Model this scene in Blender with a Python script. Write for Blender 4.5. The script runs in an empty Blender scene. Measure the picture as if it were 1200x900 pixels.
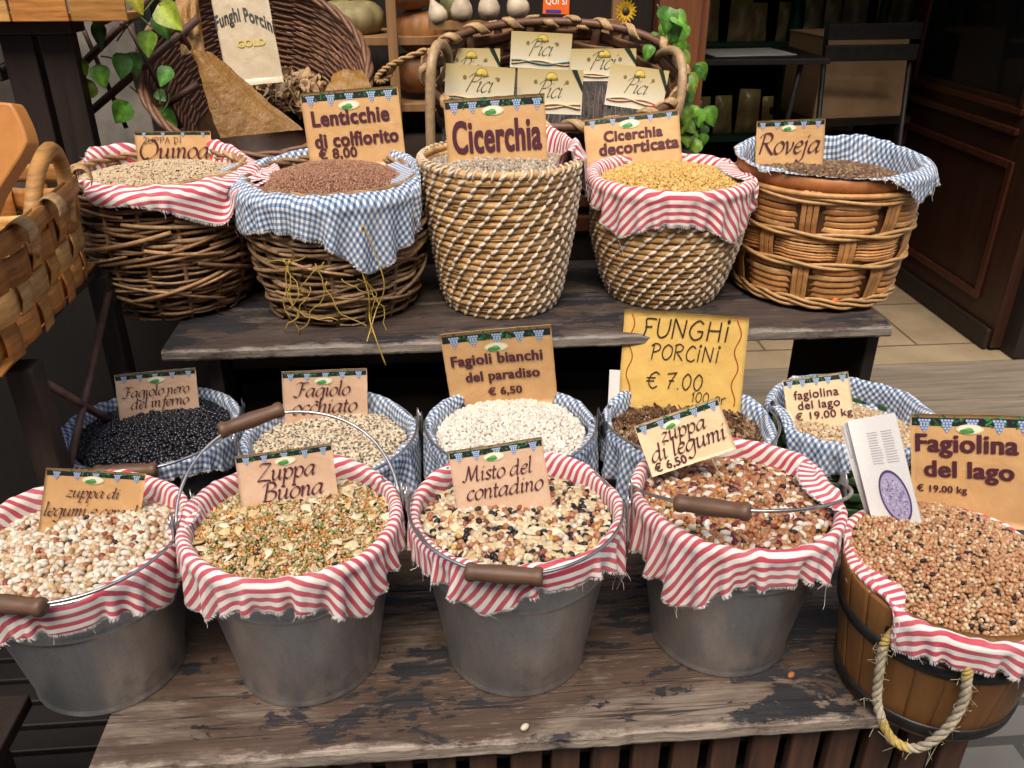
import bpy, bmesh, random
import numpy as np
from math import *
from mathutils import Vector, Matrix

# ------------------------------------------------------------------ camera, world, sun, exposure
S = bpy.context.scene
COL = S.collection
F = 1000.0; PITCH = radians(27.5); YAW = radians(4.7)
CAM = np.array([0.0, 0.0, 1.55])
cam = bpy.data.objects.new('camera', bpy.data.cameras.new('camera'))
COL.objects.link(cam); S.camera = cam
cam.location = CAM; cam.rotation_euler = (pi/2-PITCH, 0, -YAW)
cam.data.sensor_width = 36; cam.data.lens = 36*F/1200
cam.data.clip_start = 0.05; cam.data.clip_end = 500

SUN_EL = radians(58); SUN_AZ = radians(193)     # azimuth measured clockwise from +y: behind the camera, to the left
W = bpy.data.worlds.new('World'); S.world = W; W.use_nodes = True
nt = W.node_tree
sky = nt.nodes.new('ShaderNodeTexSky'); sky.sky_type = 'NISHITA'; sky.sun_disc = False
sky.sun_elevation = SUN_EL; sky.sun_rotation = SUN_AZ
sky.air_density = 1.0; sky.dust_density = 4.0; sky.ozone_density = 0.6
bg = nt.nodes['Background']; bg.inputs[1].default_value = 0.12
nt.links.new(sky.outputs[0], bg.inputs[0])
sl = bpy.data.lights.new('sun', 'SUN'); sl.energy = 2.3; sl.angle = radians(38); sl.color = (1, .93, .82)
sun = bpy.data.objects.new('sun', sl); COL.objects.link(sun)
sd = Vector((sin(SUN_AZ)*cos(SUN_EL), cos(SUN_AZ)*cos(SUN_EL), sin(SUN_EL)))
sun.rotation_euler = sd.to_track_quat('Z', 'Y').to_euler()
S.view_settings.view_transform = 'Standard'; S.view_settings.look = 'None'
S.view_settings.exposure = 0.9; S.view_settings.gamma = 1
S.view_settings.use_white_balance = True; S.view_settings.white_balance_temperature = 6700

# ------------------------------------------------------------------ pixel rays used to find real positions
FWD = np.array([sin(YAW)*cos(PITCH), cos(YAW)*cos(PITCH), -sin(PITCH)])
RGT = np.array([cos(YAW), -sin(YAW), 0.0]); UPV = np.cross(RGT, FWD)
def ray(px, py): return FWD + RGT*(px-600)/F - UPV*(py-450)/F
def on_z(px, py, z): d = ray(px, py); return CAM + d*((z-CAM[2])/d[2])
def on_y(px, py, y): d = ray(px, py); return CAM + d*(y/d[1])
def on_p(px, py, P, n): d = ray(px, py); return CAM + d*(((P-CAM) @ n)/(d @ n))

# ------------------------------------------------------------------ helpers
def rng(seed): return np.random.default_rng(seed)
class MB:
    def __init__(s): s.V = []; s.F = []; s.MI = []; s.C = []; s.n = 0
    def add(s, v, f, mi=0, col=(1, 1, 1)):
        v = np.asarray(v, float).reshape(-1, 3); k = s.n
        s.V.append(v); s.n += len(v)
        s.F.extend([tuple(int(i)+k for i in q) for q in f]); s.MI.extend([mi]*len(f))
        c = np.asarray(col, float)
        s.C.append(np.tile(c, (len(v), 1)) if c.ndim == 1 else c)
        return s
    def box(s, lo, hi, mi=0, col=(1, 1, 1), M=None):
        (a, b, c), (d, e, f) = lo, hi
        v = np.array([(a,b,c),(d,b,c),(d,e,c),(a,e,c),(a,b,f),(d,b,f),(d,e,f),(a,e,f)], float)
        if M is not None: v = xf(v, M)
        return s.add(v, [(0,3,2,1),(4,5,6,7),(0,1,5,4),(1,2,6,5),(2,3,7,6),(3,0,4,7)], mi, col)
    def build(s, name, mats, parent=None, smooth=True, bevel=0, mat_world=None):
        me = bpy.data.meshes.new(name)
        V = np.concatenate(s.V) if s.V else np.zeros((0, 3))
        me.from_pydata(V.tolist(), [], s.F)
        if not isinstance(mats, (list, tuple)): mats = [mats]
        for m in mats: me.materials.append(m)
        me.polygons.foreach_set('material_index', np.array(s.MI, np.int32))
        me.polygons.foreach_set('use_smooth', np.full(len(s.F), smooth))
        at = me.color_attributes.new('Col', 'FLOAT_COLOR', 'POINT')
        C = np.concatenate(s.C) if s.C else np.zeros((0, 3))
        at.data.foreach_set('color', np.hstack([C, np.ones((len(C), 1))]).astype(np.float32).ravel())
        me.update()
        o = bpy.data.objects.new(name, me); COL.objects.link(o)
        if parent is not None: o.parent = parent
        if bevel:
            b = o.modifiers.new('b', 'BEVEL'); b.width = bevel; b.segments = 2; b.limit_method = 'ANGLE'
            b.harden_normals = False
        return o
def xf(v, M):
    v = np.asarray(v, float); M = np.array(M); return v @ M[:3, :3].T + M[:3, 3]
def empty(name, loc, rz=0, label=None, cat=None, group=None, M=None):
    o = bpy.data.objects.new(name, None); COL.objects.link(o); o.empty_display_size = .05
    if M is not None: o.matrix_world = Matrix(M.tolist() if hasattr(M, 'tolist') else M)
    else: o.location = loc; o.rotation_euler = (0, 0, rz)
    return tag(o, label, cat, group)
def tag(o, label=None, cat=None, group=None, kind=None):
    if label: o['label'] = label
    if cat: o['category'] = cat
    if group: o['group'] = group
    if kind: o['kind'] = kind
    return o
def struct(o): o['kind'] = 'structure'; return o
def origin(o, p):
    "move the object's origin to p (world), geometry stays"
    p = Vector(p); o.data.transform(Matrix.Translation(-p)); o.location = p; return o
def frames(P, closed=False):
    P = np.asarray(P, float); n = len(P)
    if closed: T = np.roll(P, -1, 0) - np.roll(P, 1, 0)
    else: T = np.gradient(P, axis=0)
    T /= np.linalg.norm(T, axis=1, keepdims=True)+1e-12
    a = np.array([0, 0, 1.]) if abs(T[0][2]) < .9 else np.array([1., 0, 0])
    N = np.zeros_like(P); v = np.cross(T[0], a); v /= np.linalg.norm(v); N[0] = v
    for i in range(1, n):
        v = N[i-1] - T[i]*(N[i-1] @ T[i]); N[i] = v/(np.linalg.norm(v)+1e-12)
    return T, N, np.cross(T, N)
def tube(mb, P, r, sides=6, closed=False, mi=0, col=(1, 1, 1), flat=1.0):
    P = np.asarray(P, float); n = len(P); T, N, B = frames(P, closed)
    r = np.broadcast_to(np.asarray(r, float), (n,))
    a = np.linspace(0, 2*pi, sides, endpoint=False)
    v = P[:, None] + r[:, None, None]*(np.cos(a)[None, :, None]*N[:, None]*flat + np.sin(a)[None, :, None]*B[:, None])
    f = []
    for i in range(n if closed else n-1):
        j = (i+1) % n
        for k in range(sides):
            l = (k+1) % sides; f.append((i*sides+k, i*sides+l, j*sides+l, j*sides+k))
    if not closed:
        f.append(tuple(range(sides))[::-1]); f.append(tuple((n-1)*sides+k for k in range(sides)))
    mb.add(v.reshape(-1, 3), f, mi, col)
def ribbon(mb, P, Wd, w, t, mi=0, col=(1, 1, 1)):
    "flat strip along P; Wd = width direction per point; w, t = width and thickness"
    P = np.asarray(P, float); n = len(P); T = np.gradient(P, axis=0); T /= np.linalg.norm(T, axis=1, keepdims=True)
    Wd = np.broadcast_to(np.asarray(Wd, float), (n, 3)); Nn = np.cross(T, Wd); Nn /= np.linalg.norm(Nn, axis=1, keepdims=True)+1e-12
    Wd = np.cross(Nn, T)
    v = np.stack([P-Wd*w/2-Nn*t/2, P-Wd*w*.17-Nn*t*.3, P+Wd*w*.2-Nn*t*.34, P+Wd*w/2-Nn*t/2, P+Wd*w/2+Nn*t/2, P+Wd*w*.18+Nn*t*.75, P-Wd*w*.2+Nn*t*.7, P-Wd*w/2+Nn*t/2], 1)
    K = 8; f = []
    for i in range(n-1):
        for k in range(K):
            l = (k+1) % K; f.append((i*K+k, (i+1)*K+k, (i+1)*K+l, i*K+l))
    f.append(tuple(range(K))); f.append(tuple((n-1)*K+k for k in range(K))[::-1])
    mb.add(v.reshape(-1, 3), f, mi, col)
def lathe(mb, prof, seg=64, closed=False, mi=0, col=(1, 1, 1), sx=1, sy=1, wob=None, a0=0, a1=2*pi):
    prof = np.asarray(prof, float); n = len(prof); full = abs(a1-a0-2*pi) < 1e-6
    a = np.linspace(a0, a1, seg, endpoint=not full)
    v = np.zeros((n, seg, 3))
    R = prof[:, 0][:, None]*np.ones(seg); Z = prof[:, 1][:, None]*np.ones(seg)
    if wob is not None: R, Z = wob(R, Z, a[None, :])
    v[..., 0] = R*np.cos(a)*sx; v[..., 1] = R*np.sin(a)*sy; v[..., 2] = Z
    f = []
    for i in range(n if closed else n-1):
        j = (i+1) % n
        for k in range(seg if full else seg-1):
            l = (k+1) % seg; f.append((i*seg+k, i*seg+l, j*seg+l, j*seg+k))
    mb.add(v.reshape(-1, 3), f, mi, col)
def smooth_path(P, n=40, closed=False):
    P = np.asarray(P, float); m = len(P)
    t = np.linspace(0, m if closed else m-1, n, endpoint=not closed); out = []
    for x in t:
        i = min(int(x), m-1 if closed else m-2); u = x-i
        g = (lambda k: P[k % m]) if closed else (lambda k: P[max(0, min(m-1, k))])
        p0, p1, p2, p3 = g(i-1), g(i), g(i+1), g(i+2)
        out.append(.5*((2*p1)+(-p0+p2)*u+(2*p0-5*p1+4*p2-p3)*u*u+(-p0+3*p1-3*p2+p3)*u**3))
    return np.array(out)
def vnoise(x, y, seed=0):
    "cheap smooth noise, -1..1"
    r = rng(seed); s = 0
    for k in range(5):
        a, b, c = r.uniform(-1, 1), r.uniform(-1, 1), r.uniform(0, 6.3); s = s+np.sin(x*a*1.7**k+y*b*1.7**k+c)/1.35**k
    return s/2.6

# ------------------------------------------------------------------ materials
def nodes(name):
    m = bpy.data.materials.new(name); m.use_nodes = True
    return m, m.node_tree, m.node_tree.nodes, m.node_tree.links, m.node_tree.nodes['Principled BSDF']
def mix(nt_, a, b, fac, mode='MIX'):
    n = nt_.nodes.new('ShaderNodeMix'); n.data_type = 'RGBA'; n.blend_type = mode
    for sock, v in ((n.inputs[0], fac), (n.inputs[6], a), (n.inputs[7], b)):
        if hasattr(v, 'is_output') or isinstance(v, bpy.types.NodeSocket): nt_.links.new(v, sock)
        else: sock.default_value = v if not isinstance(v, tuple) else (*v[:3], 1)
    return n.outputs[2]
def noise(nt_, vec, scale, detail=4, rough=.6, dist=0.0):
    n = nt_.nodes.new('ShaderNodeTexNoise'); n.inputs['Scale'].default_value = scale
    n.inputs['Detail'].default_value = detail; n.inputs['Roughness'].default_value = rough
    n.inputs['Distortion'].default_value = dist
    nt_.links.new(vec, n.inputs['Vector']); return n.outputs[0]
def ramp(nt_, fac, stops):
    n = nt_.nodes.new('ShaderNodeValToRGB'); cr = n.color_ramp
    while len(cr.elements) < len(stops): cr.elements.new(.5)
    for e, (p, c) in zip(cr.elements, stops): e.position = p; e.color = (*c, 1) if len(c) == 3 else c
    nt_.links.new(fac, n.inputs[0]); return n.outputs[0]
def mapping(nt_, scale=(1, 1, 1), coord='Object', rot=(0, 0, 0)):
    t = nt_.nodes.new('ShaderNodeTexCoord'); mp = nt_.nodes.new('ShaderNodeMapping')
    mp.inputs['Scale'].default_value = scale; mp.inputs['Rotation'].default_value = rot
    nt_.links.new(t.outputs[coord], mp.inputs[0]); return mp.outputs[0]
def bump(nt_, b, h, strength=.3, dist=.002):
    n = nt_.nodes.new('ShaderNodeBump'); n.inputs['Strength'].default_value = strength; n.inputs['Distance'].default_value = dist
    nt_.links.new(h, n.inputs['Height']); nt_.links.new(n.outputs[0], b.inputs['Normal'])
def math_(nt_, op, a, b=None):
    n = nt_.nodes.new('ShaderNodeMath'); n.operation = op
    for s, v in ((n.inputs[0], a), (n.inputs[1], b)):
        if v is None: continue
        if isinstance(v, (int, float)): s.default_value = v
        else: nt_.links.new(v, s)
    return n.outputs[0]
def mat(name, col, col2=None, rough=.6, scale=30, stretch=(1, 1, 1), bmp=.2, bscale=None, metal=0, lo=.35, hi=.65, dist=.002, coat=0, spec=.5, attr=False, sheen=0, detail=5):
    m, t, N, L, b = nodes(name)
    v = mapping(t, stretch); h = noise(t, v, scale, detail)
    if col2 is None: col2 = tuple(c*.7 for c in col)
    c = ramp(t, h, [(lo, col2), (hi, col)])
    if attr:
        a = N.new('ShaderNodeAttribute'); a.attribute_name = 'Col'; c = mix(t, c, a.outputs[0], 1.0, 'MULTIPLY')
    L.new(c, b.inputs['Base Color'])
    b.inputs['Roughness'].default_value = rough; b.inputs['Metallic'].default_value = metal
    b.inputs['Specular IOR Level'].default_value = spec
    if coat: b.inputs['Coat Weight'].default_value = coat; b.inputs['Coat Roughness'].default_value = .15
    if sheen: b.inputs['Sheen Weight'].default_value = sheen
    if bmp: bump(t, b, h if bscale is None else noise(t, v, bscale, 4), bmp, dist)
    return m
M = {}
def wood(name, c1, c2, rough=.6, ax='x', scale=18, bmp=.35, attr=False, coat=0, spec=.4):
    st = {'x': (.06, 1, 1), 'y': (1, .06, 1), 'z': (1, 1, .06)}[ax]
    m, t, N, L, b = nodes(name); v = mapping(t, st); g = noise(t, v, scale*4, 6, .65, .3); big = noise(t, v, scale*.6, 3)
    c = mix(t, ramp(t, g, [(.3, c2), (.68, c1)]), c2, math_(t, 'MULTIPLY', big, .6))
    if attr:
        a = N.new('ShaderNodeAttribute'); a.attribute_name = 'Col'; c = mix(t, c, a.outputs[0], 1.0, 'MULTIPLY')
    L.new(c, b.inputs['Base Color']); b.inputs['Roughness'].default_value = rough; b.inputs['Specular IOR Level'].default_value = spec
    if coat: b.inputs['Coat Weight'].default_value = coat; b.inputs['Coat Roughness'].default_value = .2
    bump(t, b, g, bmp, .002); return m
# weathered painted shelf boards: brown wood with black flaking paint and a bare, worn front edge
def worn_board(name, yedge, base, base2, amount, bare=(.30, .22, .15)):
    m, t, N, L, b = nodes(name); v = mapping(t, (.045, 1, 1)); vi = mapping(t, (.38, 1, 1)); vo = mapping(t)
    g = noise(t, v, 150, 8, .7, .1); g2 = noise(t, v, 46, 5, .6, .2); big = noise(t, vi, 17, 10, .72, .35); area = noise(t, vo, 3.2, 3); mid = noise(t, vi, 6, 8, .7, .3)
    c = ramp(t, mix(t, g, g2, .45), [(.34, base2), (.64, base)])
    c = mix(t, c, tuple(x*1.25 for x in bare), math_(t, 'MULTIPLY', ramp(t, noise(t, mapping(t, (.10, 1, 1)), 260, 3, .6), [(.60, (0, 0, 0)), (.70, (1, 1, 1))]), .30))
    c = mix(t, c, bare, math_(t, 'MULTIPLY', ramp(t, mid, [(.50, (0, 0, 0)), (.62, (1, 1, 1))]), math_(t, 'MULTIPLY', ramp(t, g, [(.30, (.25, .25, .25)), (.6, (1, 1, 1))]), .55)))
    fl_in = math_(t, 'ADD', big, math_(t, 'MULTIPLY', math_(t, 'SUBTRACT', area, .5), .55))
    fl = ramp(t, fl_in, [(amount, (0, 0, 0)), (amount+.012, (1, 1, 1))])
    c = mix(t, c, ramp(t, g, [(.3, (.010, .010, .013)), (.7, (.034, .032, .036))]), fl)
    ck = math_(t, 'ABSOLUTE', math_(t, 'SUBTRACT', noise(t, mapping(t, (.022, 1, 1)), 38, 3, .5, .2), .5))
    crack = ramp(t, ck, [(.0035, (1, 1, 1)), (.009, (0, 0, 0))]); c = mix(t, c, (.010, .007, .006), math_(t, 'MULTIPLY', crack, .8))
    sx = N.new('ShaderNodeSeparateXYZ'); L.new(vo, sx.inputs[0])
    e = math_(t, 'ADD', math_(t, 'MULTIPLY', math_(t, 'SUBTRACT', sx.outputs[1], yedge), 9), math_(t, 'MULTIPLY', noise(t, vi, 16, 9, .74), .95))
    ed = ramp(t, e, [(.50, (1, 1, 1)), (.60, (0, 0, 0))])
    c = mix(t, c, ramp(t, g, [(.30, tuple(x*.35 for x in bare)), (.68, tuple(x*1.45 for x in bare))]), ed)
    L.new(c, b.inputs['Base Color']); b.inputs['Roughness'].default_value = .62; b.inputs['Specular IOR Level'].default_value = .35
    h = mix(t, mix(t, g, fl, .35), crack, .3); bump(t, b, h, .7, .0025); return m
M['lower_board'] = worn_board('lower_board', .835, (.100, .062, .044), (.038, .024, .018), .535, (.32, .26, .21))
M['upper_board'] = worn_board('upper_board', 1.485, (.080, .055, .045), (.028, .02, .017), .52, (.20, .17, .145))
M['slat'] = wood('dark_slat', (.15, .068, .04), (.045, .022, .016), .6, 'z', 14)
M['dark_wood'] = wood('dark_wood', (.024, .014, .010), (.009, .006, .005), .55, 'z', 14)
M['darkened_wood'] = wood('darkened_wood', (.012, .008, .006), (.005, .004, .003), .6, 'z', 14)  # dark_wood deepened to stand in for shade by the left stand
M['dark_wood_x'] = wood('dark_wood_x', (.04, .024, .018), (.014, .01, .008), .55, 'x', 14)
M['stand_wood'] = wood('stand_wood', (.036, .022, .017), (.014, .009, .008), .5, 'z', 16)
M['mahogany'] = wood('mahogany', (.095, .028, .013), (.035, .011, .006), .35, 'z', 10, .12)
M['door_wood'] = wood('door_wood', (.055, .020, .011), (.022, .009, .005), .4, 'z', 10, .12)
M['jamb'] = wood('jamb_wood', (.24, .085, .032), (.11, .036, .015), .5, 'z', 12, .2)
M['pine'] = wood('pine', (.62, .27, .075), (.47, .18, .045), .45, 'y', 8, .12, coat=.2)
M['crate'] = wood('crate_wood', (.32, .17, .07), (.17, .085, .035), .6, 'z', 12)
M['tub_wood'] = wood('tub_wood', (.25, .108, .028), (.15, .062, .018), .42, 'z', 14, .3, coat=.1, attr=True)
M['grip'] = wood('grip_wood', (.19, .10, .06), (.085, .045, .028), .5, 'x', 30, .3)
M['concrete'] = mat('concrete', (.19, .165, .14), (.09, .08, .07), .9, 9, bmp=.5, bscale=40)
M['stucco'] = mat('stucco', (.62, .55, .44), (.45, .38, .29), .9, 5, bmp=.4, bscale=70)
M['dark_render'] = mat('dark_render', (.075, .058, .045), (.035, .028, .022), .9, 6, bmp=.4, bscale=40)
M['facade'] = mat('facade_stone', (.42, .36, .28), (.30, .25, .19), .9, 3, bmp=.4, bscale=40)
M['black_iron'] = mat('black_iron', (.015, .015, .016), (.03, .025, .022), .5, 40, bmp=.2)
M['rust'] = mat('rusty_rod', (.10, .045, .03), (.045, .022, .016), .6, 30, bmp=.2)
M['hoop'] = mat('hoop_iron', (.012, .012, .014), (.03, .028, .027), .42, 40, bmp=.15, metal=.4)
M['wire'] = mat('steel_wire', (.50, .50, .51), (.30, .30, .31), .32, 60, bmp=.1, metal=.9)
M['plastic_white'] = mat('white_paper', (.8, .79, .76), (.72, .71, .68), .6, 20, bmp=.05)
# galvanised zinc
def zinc(name, c1, c2, metal=.75):
    m, t, N, L, b = nodes(name); v = mapping(t); vs = mapping(t, (1, 1, .5))
    vo = N.new('ShaderNodeTexVoronoi'); vo.inputs['Scale'].default_value = 190; L.new(v, vo.inputs[0])
    big = noise(t, vs, 11, 4, .6); fine = noise(t, v, 320, 3)
    c = ramp(t, big, [(.3, c2), (.7, c1)])
    c = mix(t, c, vo.outputs['Color'], .07, 'OVERLAY')
    stk = noise(t, mapping(t, (1, 1, .12)), 55, 4, .6); c = mix(t, c, ramp(t, stk, [(.35, (.75, .75, .75)), (.65, (1.1, 1.1, 1.1))]), .4, 'MULTIPLY')
    sp = ramp(t, fine, [(.30, (1, 1, 1)), (.36, (0, 0, 0))])
    c = mix(t, c, (.07, .065, .06), math_(t, 'MULTIPLY', sp, .55))
    rs = ramp(t, noise(t, vs, 7, 7, .7, .5), [(.60, (0, 0, 0)), (.72, (.6, .6, .6))]); c = mix(t, c, (.12, .085, .05), rs)
    L.new(c, b.inputs['Base Color']); b.inputs['Metallic'].default_value = metal
    L.new(ramp(t, big, [(.3, (.40, .40, .40)), (.7, (.30, .30, .30))]), b.inputs['Roughness'])
    bump(t, b, mix(t, fine, big, .6), .12, .002); return m
M['zinc'] = zinc('galvanised_zinc', (.56, .56, .57), (.43, .43, .44), .88)
M['dark_zinc'] = zinc('dark_zinc', (.07, .075, .085), (.035, .04, .045), .4)
# cloths: pattern woven along the cloth's own UV (metres)
def cloth_mat(name, kind):
    m, t, N, L, b = nodes(name)
    uv = N.new('ShaderNodeUVMap'); sx = N.new('ShaderNodeSeparateXYZ'); L.new(uv.outputs[0], sx.inputs[0])
    per = .0138 if kind == 'stripe' else .0108
    wn = noise(t, uv.outputs[0], 60, 3)
    def band(s, width=.5):
        q = math_(t, 'ADD', math_(t, 'DIVIDE', s, per), math_(t, 'MULTIPLY', wn, .04)); fr = math_(t, 'FRACT', q)
        d = math_(t, 'ABSOLUTE', math_(t, 'SUBTRACT', fr, .5))
        return ramp(t, d, [(width/2-.03, (1, 1, 1)), (width/2+.03, (0, 0, 0))])
    white = (.74, .71, .68)
    v = band(sx.outputs[1])
    if kind == 'stripe': c = mix(t, white, (.50, .065, .095), v)
    else:
        u = band(sx.outputs[0]); mid, dk = (.22, .31, .46), (.05, .095, .19)
        c = mix(t, mix(t, white, mid, v), mix(t, mid, dk, v), u)
    fade = noise(t, uv.outputs[0], 14, 4); c = mix(t, c, (.62, .58, .55), math_(t, 'MULTIPLY', ramp(t, fade, [(.4, (0, 0, 0)), (.8, (1, 1, 1))]), .22))
    L.new(c, b.inputs['Base Color']); b.inputs['Roughness'].default_value = .9; b.inputs['Specular IOR Level'].default_value = .15
    b.inputs['Sheen Weight'].default_value = .12
    h = mix(t, noise(t, uv.outputs[0], 900, 2), noise(t, uv.outputs[0], 45, 4, .6, .6), .5); bump(t, b, h, .35, .003)
    # a little daylight passes through the thin cotton
    b.inputs['Subsurface Weight'].default_value = 0.0
    return m
M['stripe'] = cloth_mat('striped_cotton', 'stripe'); M['gingham'] = cloth_mat('gingham_cotton', 'gingham')
M['thread'] = mat('cotton_thread', (.78, .74, .71), (.66, .60, .58), .9, 50, bmp=0)
def attr_mat(name, rough=.5, spec=.5, coat=0, nscale=220, amt=.35, bmp=.15, stretch=(1, 1, 1)):
    m, t, N, L, b = nodes(name); a = N.new('ShaderNodeAttribute'); a.attribute_name = 'Col'
    v = mapping(t, stretch); h = noise(t, v, nscale, 4)
    c = mix(t, a.outputs[0], ramp(t, h, [(.25, (1-amt,)*3), (.75, (1, 1, 1))]), 1.0, 'MULTIPLY')
    L.new(c, b.inputs['Base Color']); b.inputs['Roughness'].default_value = rough; b.inputs['Specular IOR Level'].default_value = spec
    if coat: b.inputs['Coat Weight'].default_value = coat; b.inputs['Coat Roughness'].default_value = .2
    if bmp: bump(t, b, h, bmp, .001)
    return m
M['bean'] = attr_mat('dry_beans', .5, .4); M['bean_shiny'] = attr_mat('shiny_beans', .28, .5, .2)
M['mushroom'] = attr_mat('dried_mushroom', .85, .2, 0, 90, .5, .4)
M['willow'] = attr_mat('willow_rods', .72, .25, 0, 110, .6, .5)
M['willow_dark'] = attr_mat('dark_willow', .5, .45, 0, 90, .5, .3)
M['straw'] = attr_mat('straw_coil', .7, .3, 0, 60, .5, .9, (1, 1, 6))
M['split'] = attr_mat('split_cane', .5, .4, .08, 60, .45, .5, (1, 1, 1))
M['chip'] = attr_mat('chestnut_strip', .6, .3, 0, 55, .6, .7, (.25, .25, 2.6))
M['leaf'] = attr_mat('ivy_leaf', .48, .4, 0, 90, .6, .5)
M['print'] = attr_mat('printed_ink', .5, .3, 0, 500, .12, 0)
M['gourd'] = attr_mat('gourd_skin', .55, .4, 0, 35, .5, .3)
M['paint'] = attr_mat('painted', .5, .4, 0, 40, .25, .1)
M['rope'] = attr_mat('rope_fibre', .85, .2, 0, 160, .5, .6)
def card_mat(name, col, col2):
    m, t, N, L, b = nodes(name); v = mapping(t)
    f = noise(t, v, 700, 4, .7); g = noise(t, v, 30, 5); cr = noise(t, v, 14, 3, .5, 1.5)
    c = mix(t, ramp(t, g, [(.3, col2), (.7, col)]), (.25, .13, .05), math_(t, 'MULTIPLY', ramp(t, f, [(.55, (0, 0, 0)), (.75, (1, 1, 1))]), .35))
    L.new(c, b.inputs['Base Color']); b.inputs['Roughness'].default_value = .6
    b.inputs['Coat Weight'].default_value = .55; b.inputs['Coat Roughness'].default_value = .15
    bump(t, b, mix(t, cr, g, .3), .5, .008); return m
M['card_tan'] = card_mat('kraft_card', (.64, .38, .17), (.57, .32, .13))
M['card_pink'] = card_mat('pinkish_card', (.66, .45, .31), (.58, .37, .24))
M['card_cream'] = card_mat('cream_card', (.78, .60, .38), (.72, .52, .30))
M['card_yellow'] = card_mat('yellow_card', (.70, .46, .13), (.62, .38, .09))
M['card_grey'] = card_mat('greyish_card', (.48, .40, .28), (.40, .30, .18))
M['brown_paper'] = mat('brown_paper', (.25, .125, .026), (.17, .08, .016), .55, 10, bmp=.9, bscale=24, dist=.01)
def clear_mat():
    m, t, N, L, b = nodes('clear_film'); b.inputs['Transmission Weight'].default_value = 0; b.inputs['Roughness'].default_value = .12
    b.inputs['Base Color'].default_value = (.9, .9, .9, 1); b.inputs['Alpha'].default_value = .07
    bump(t, b, noise(t, mapping(t), 40, 3), .6, .01); return m
M['film'] = clear_mat()
def glass_mat():
    m, t, N, L, b = nodes('door_glass'); b.inputs['Base Color'].default_value = (.02, .02, .02, 1); b.inputs['Roughness'].default_value = .05
    b.inputs['Alpha'].default_value = .5; return m
M['glass'] = glass_mat()
def tile_mat(name, c1, c2, sx, sy, off=(0, 0), mortar=.006, rough=.55):
    m, t, N, L, b = nodes(name); v = mapping(t)
    br = N.new('ShaderNodeTexBrick'); br.inputs['Scale'].default_value = 1; br.inputs['Brick Width'].default_value = sx; br.inputs['Row Height'].default_value = sy
    br.inputs['Mortar Size'].default_value = mortar; br.inputs['Color1'].default_value = (*c1, 1); br.inputs['Color2'].default_value = (*c2, 1)
    br.inputs['Mortar'].default_value = (*[x*.45 for x in c2], 1); L.new(v, br.inputs['Vector'])
    g = noise(t, v, 6, 5); c = mix(t, br.outputs[0], ramp(t, g, [(.3, (.72, .70, .66)), (.7, (1, 1, 1))]), 1., 'MULTIPLY')
    L.new(c, b.inputs['Base Color']); b.inputs['Roughness'].default_value = rough; bump(t, b, mix(t, br.outputs[1], g, .5), .4, .003); return m
M['tile'] = tile_mat('floor_tile', (.33, .255, .165), (.28, .21, .135), .62, .42)
M['step'] = wood('step_stone', (.27, .22, .165), (.11, .088, .066), .85, 'x', 13, 1.0)
M['cobble'] = tile_mat('cobble', (.15, .145, .14), (.10, .097, .094), .24, .10, mortar=.012, rough=.8)

# ------------------------------------------------------------------ the setting
def sheet(name, lo, hi, m, kind='structure'):
    b = MB(); b.box(lo, hi); o = b.build(name, m, smooth=False)
    if kind: o['kind'] = kind
    return o
LZ, UZ = .54, .87
g = MB(); g.add([(-60,-60,0),(60,-60,0),(60,60,0),(-60,60,0)], [(0,1,2,3)]); struct(g.build('ground', M['cobble'], smooth=False))
sheet('shop_floor', (-1.2, 2.785, .004), (3.4, 6.2, .12), M['tile'])
st = MB(); st.box((.62, 2.50, .004), (3.6, 2.78, .122)); st.box((.62, 2.33, .004), (3.6, 2.497, .119)); st.box((.62, 2.0, .004), (3.6, 2.326, .116))
struct(st.build('doorstep', M['step'], smooth=False, bevel=.006))

bld = empty('shop_building', (0, 2.8, 0), 0, 'old shop front of dark wood and stone around the open doorway', 'building')
def bpart(name, boxes, m, bevel=.004):
    b = MB()
    for lo, hi in boxes: b.box(np.array(lo)-(0, 2.8, 0), np.array(hi)-(0, 2.8, 0))
    return b.build(name, m, bld, smooth=False, bevel=bevel)
bpart('front_wall', [((-1.08, 2.80, 0), (.665, 2.95, 4.6)), ((.665, 2.80, 2.5), (2.25, 2.95, 4.6))], M['dark_wood'])
bpart('stone_pier', [((2.262, 2.80, 0), (6, 3.1, 4.6))], M['stucco'])
bpart('concrete_pier', [((-1.10, 2.62, 0), (-.83, 2.795, 4.6))], M['concrete'])
bpart('side_wall', [((-6, 2.80, 0), (-1.105, 3.1, 4.6))], M['dark_render'])
bpart('door_jamb', [((.668, 2.74, .0), (.80, 2.96, 2.5))], M['jamb'])
bpart('door_jamb', [((2.155, 2.78, .123), (2.258, 2.99, 2.5))], M['dark_wood'])
bpart('jamb_moulding', [((.805, 2.78, .12), (.835, 2.93, 2.5))], M['jamb'])
bpart('interior_wall', [((-1.2, 6.0, .121), (3.4, 6.15, 3)), ((-1.25, 2.955, .121), (-1.1, 6.15, 3)), ((3.3, 3.11, .121), (3.45, 6, 3)), ((1.22, 4.9, .121), (1.26, 5.9, 3))], M['dark_wood'])
bpart('ceiling', [((-1.2, 2.96, 2.6), (3.4, 6.15, 2.7))], M['dark_wood_x'])
bpart('light_block_canopy', [((-2.6, 2.30, 2.34), (3.2, 2.795, 2.42))], M['dark_wood_x'])  # unseen overhang, added and sized to keep sky light out of the shop

# the other side of the narrow street, behind the camera
ob = MB(); ob.box((-14, -6.5, 0), (14, -6.0, 9.5)); o = ob.build('house_wall', M['facade'], smooth=False); tag(o, 'plain stone house wall across the street, behind the viewer', 'building')

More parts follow.
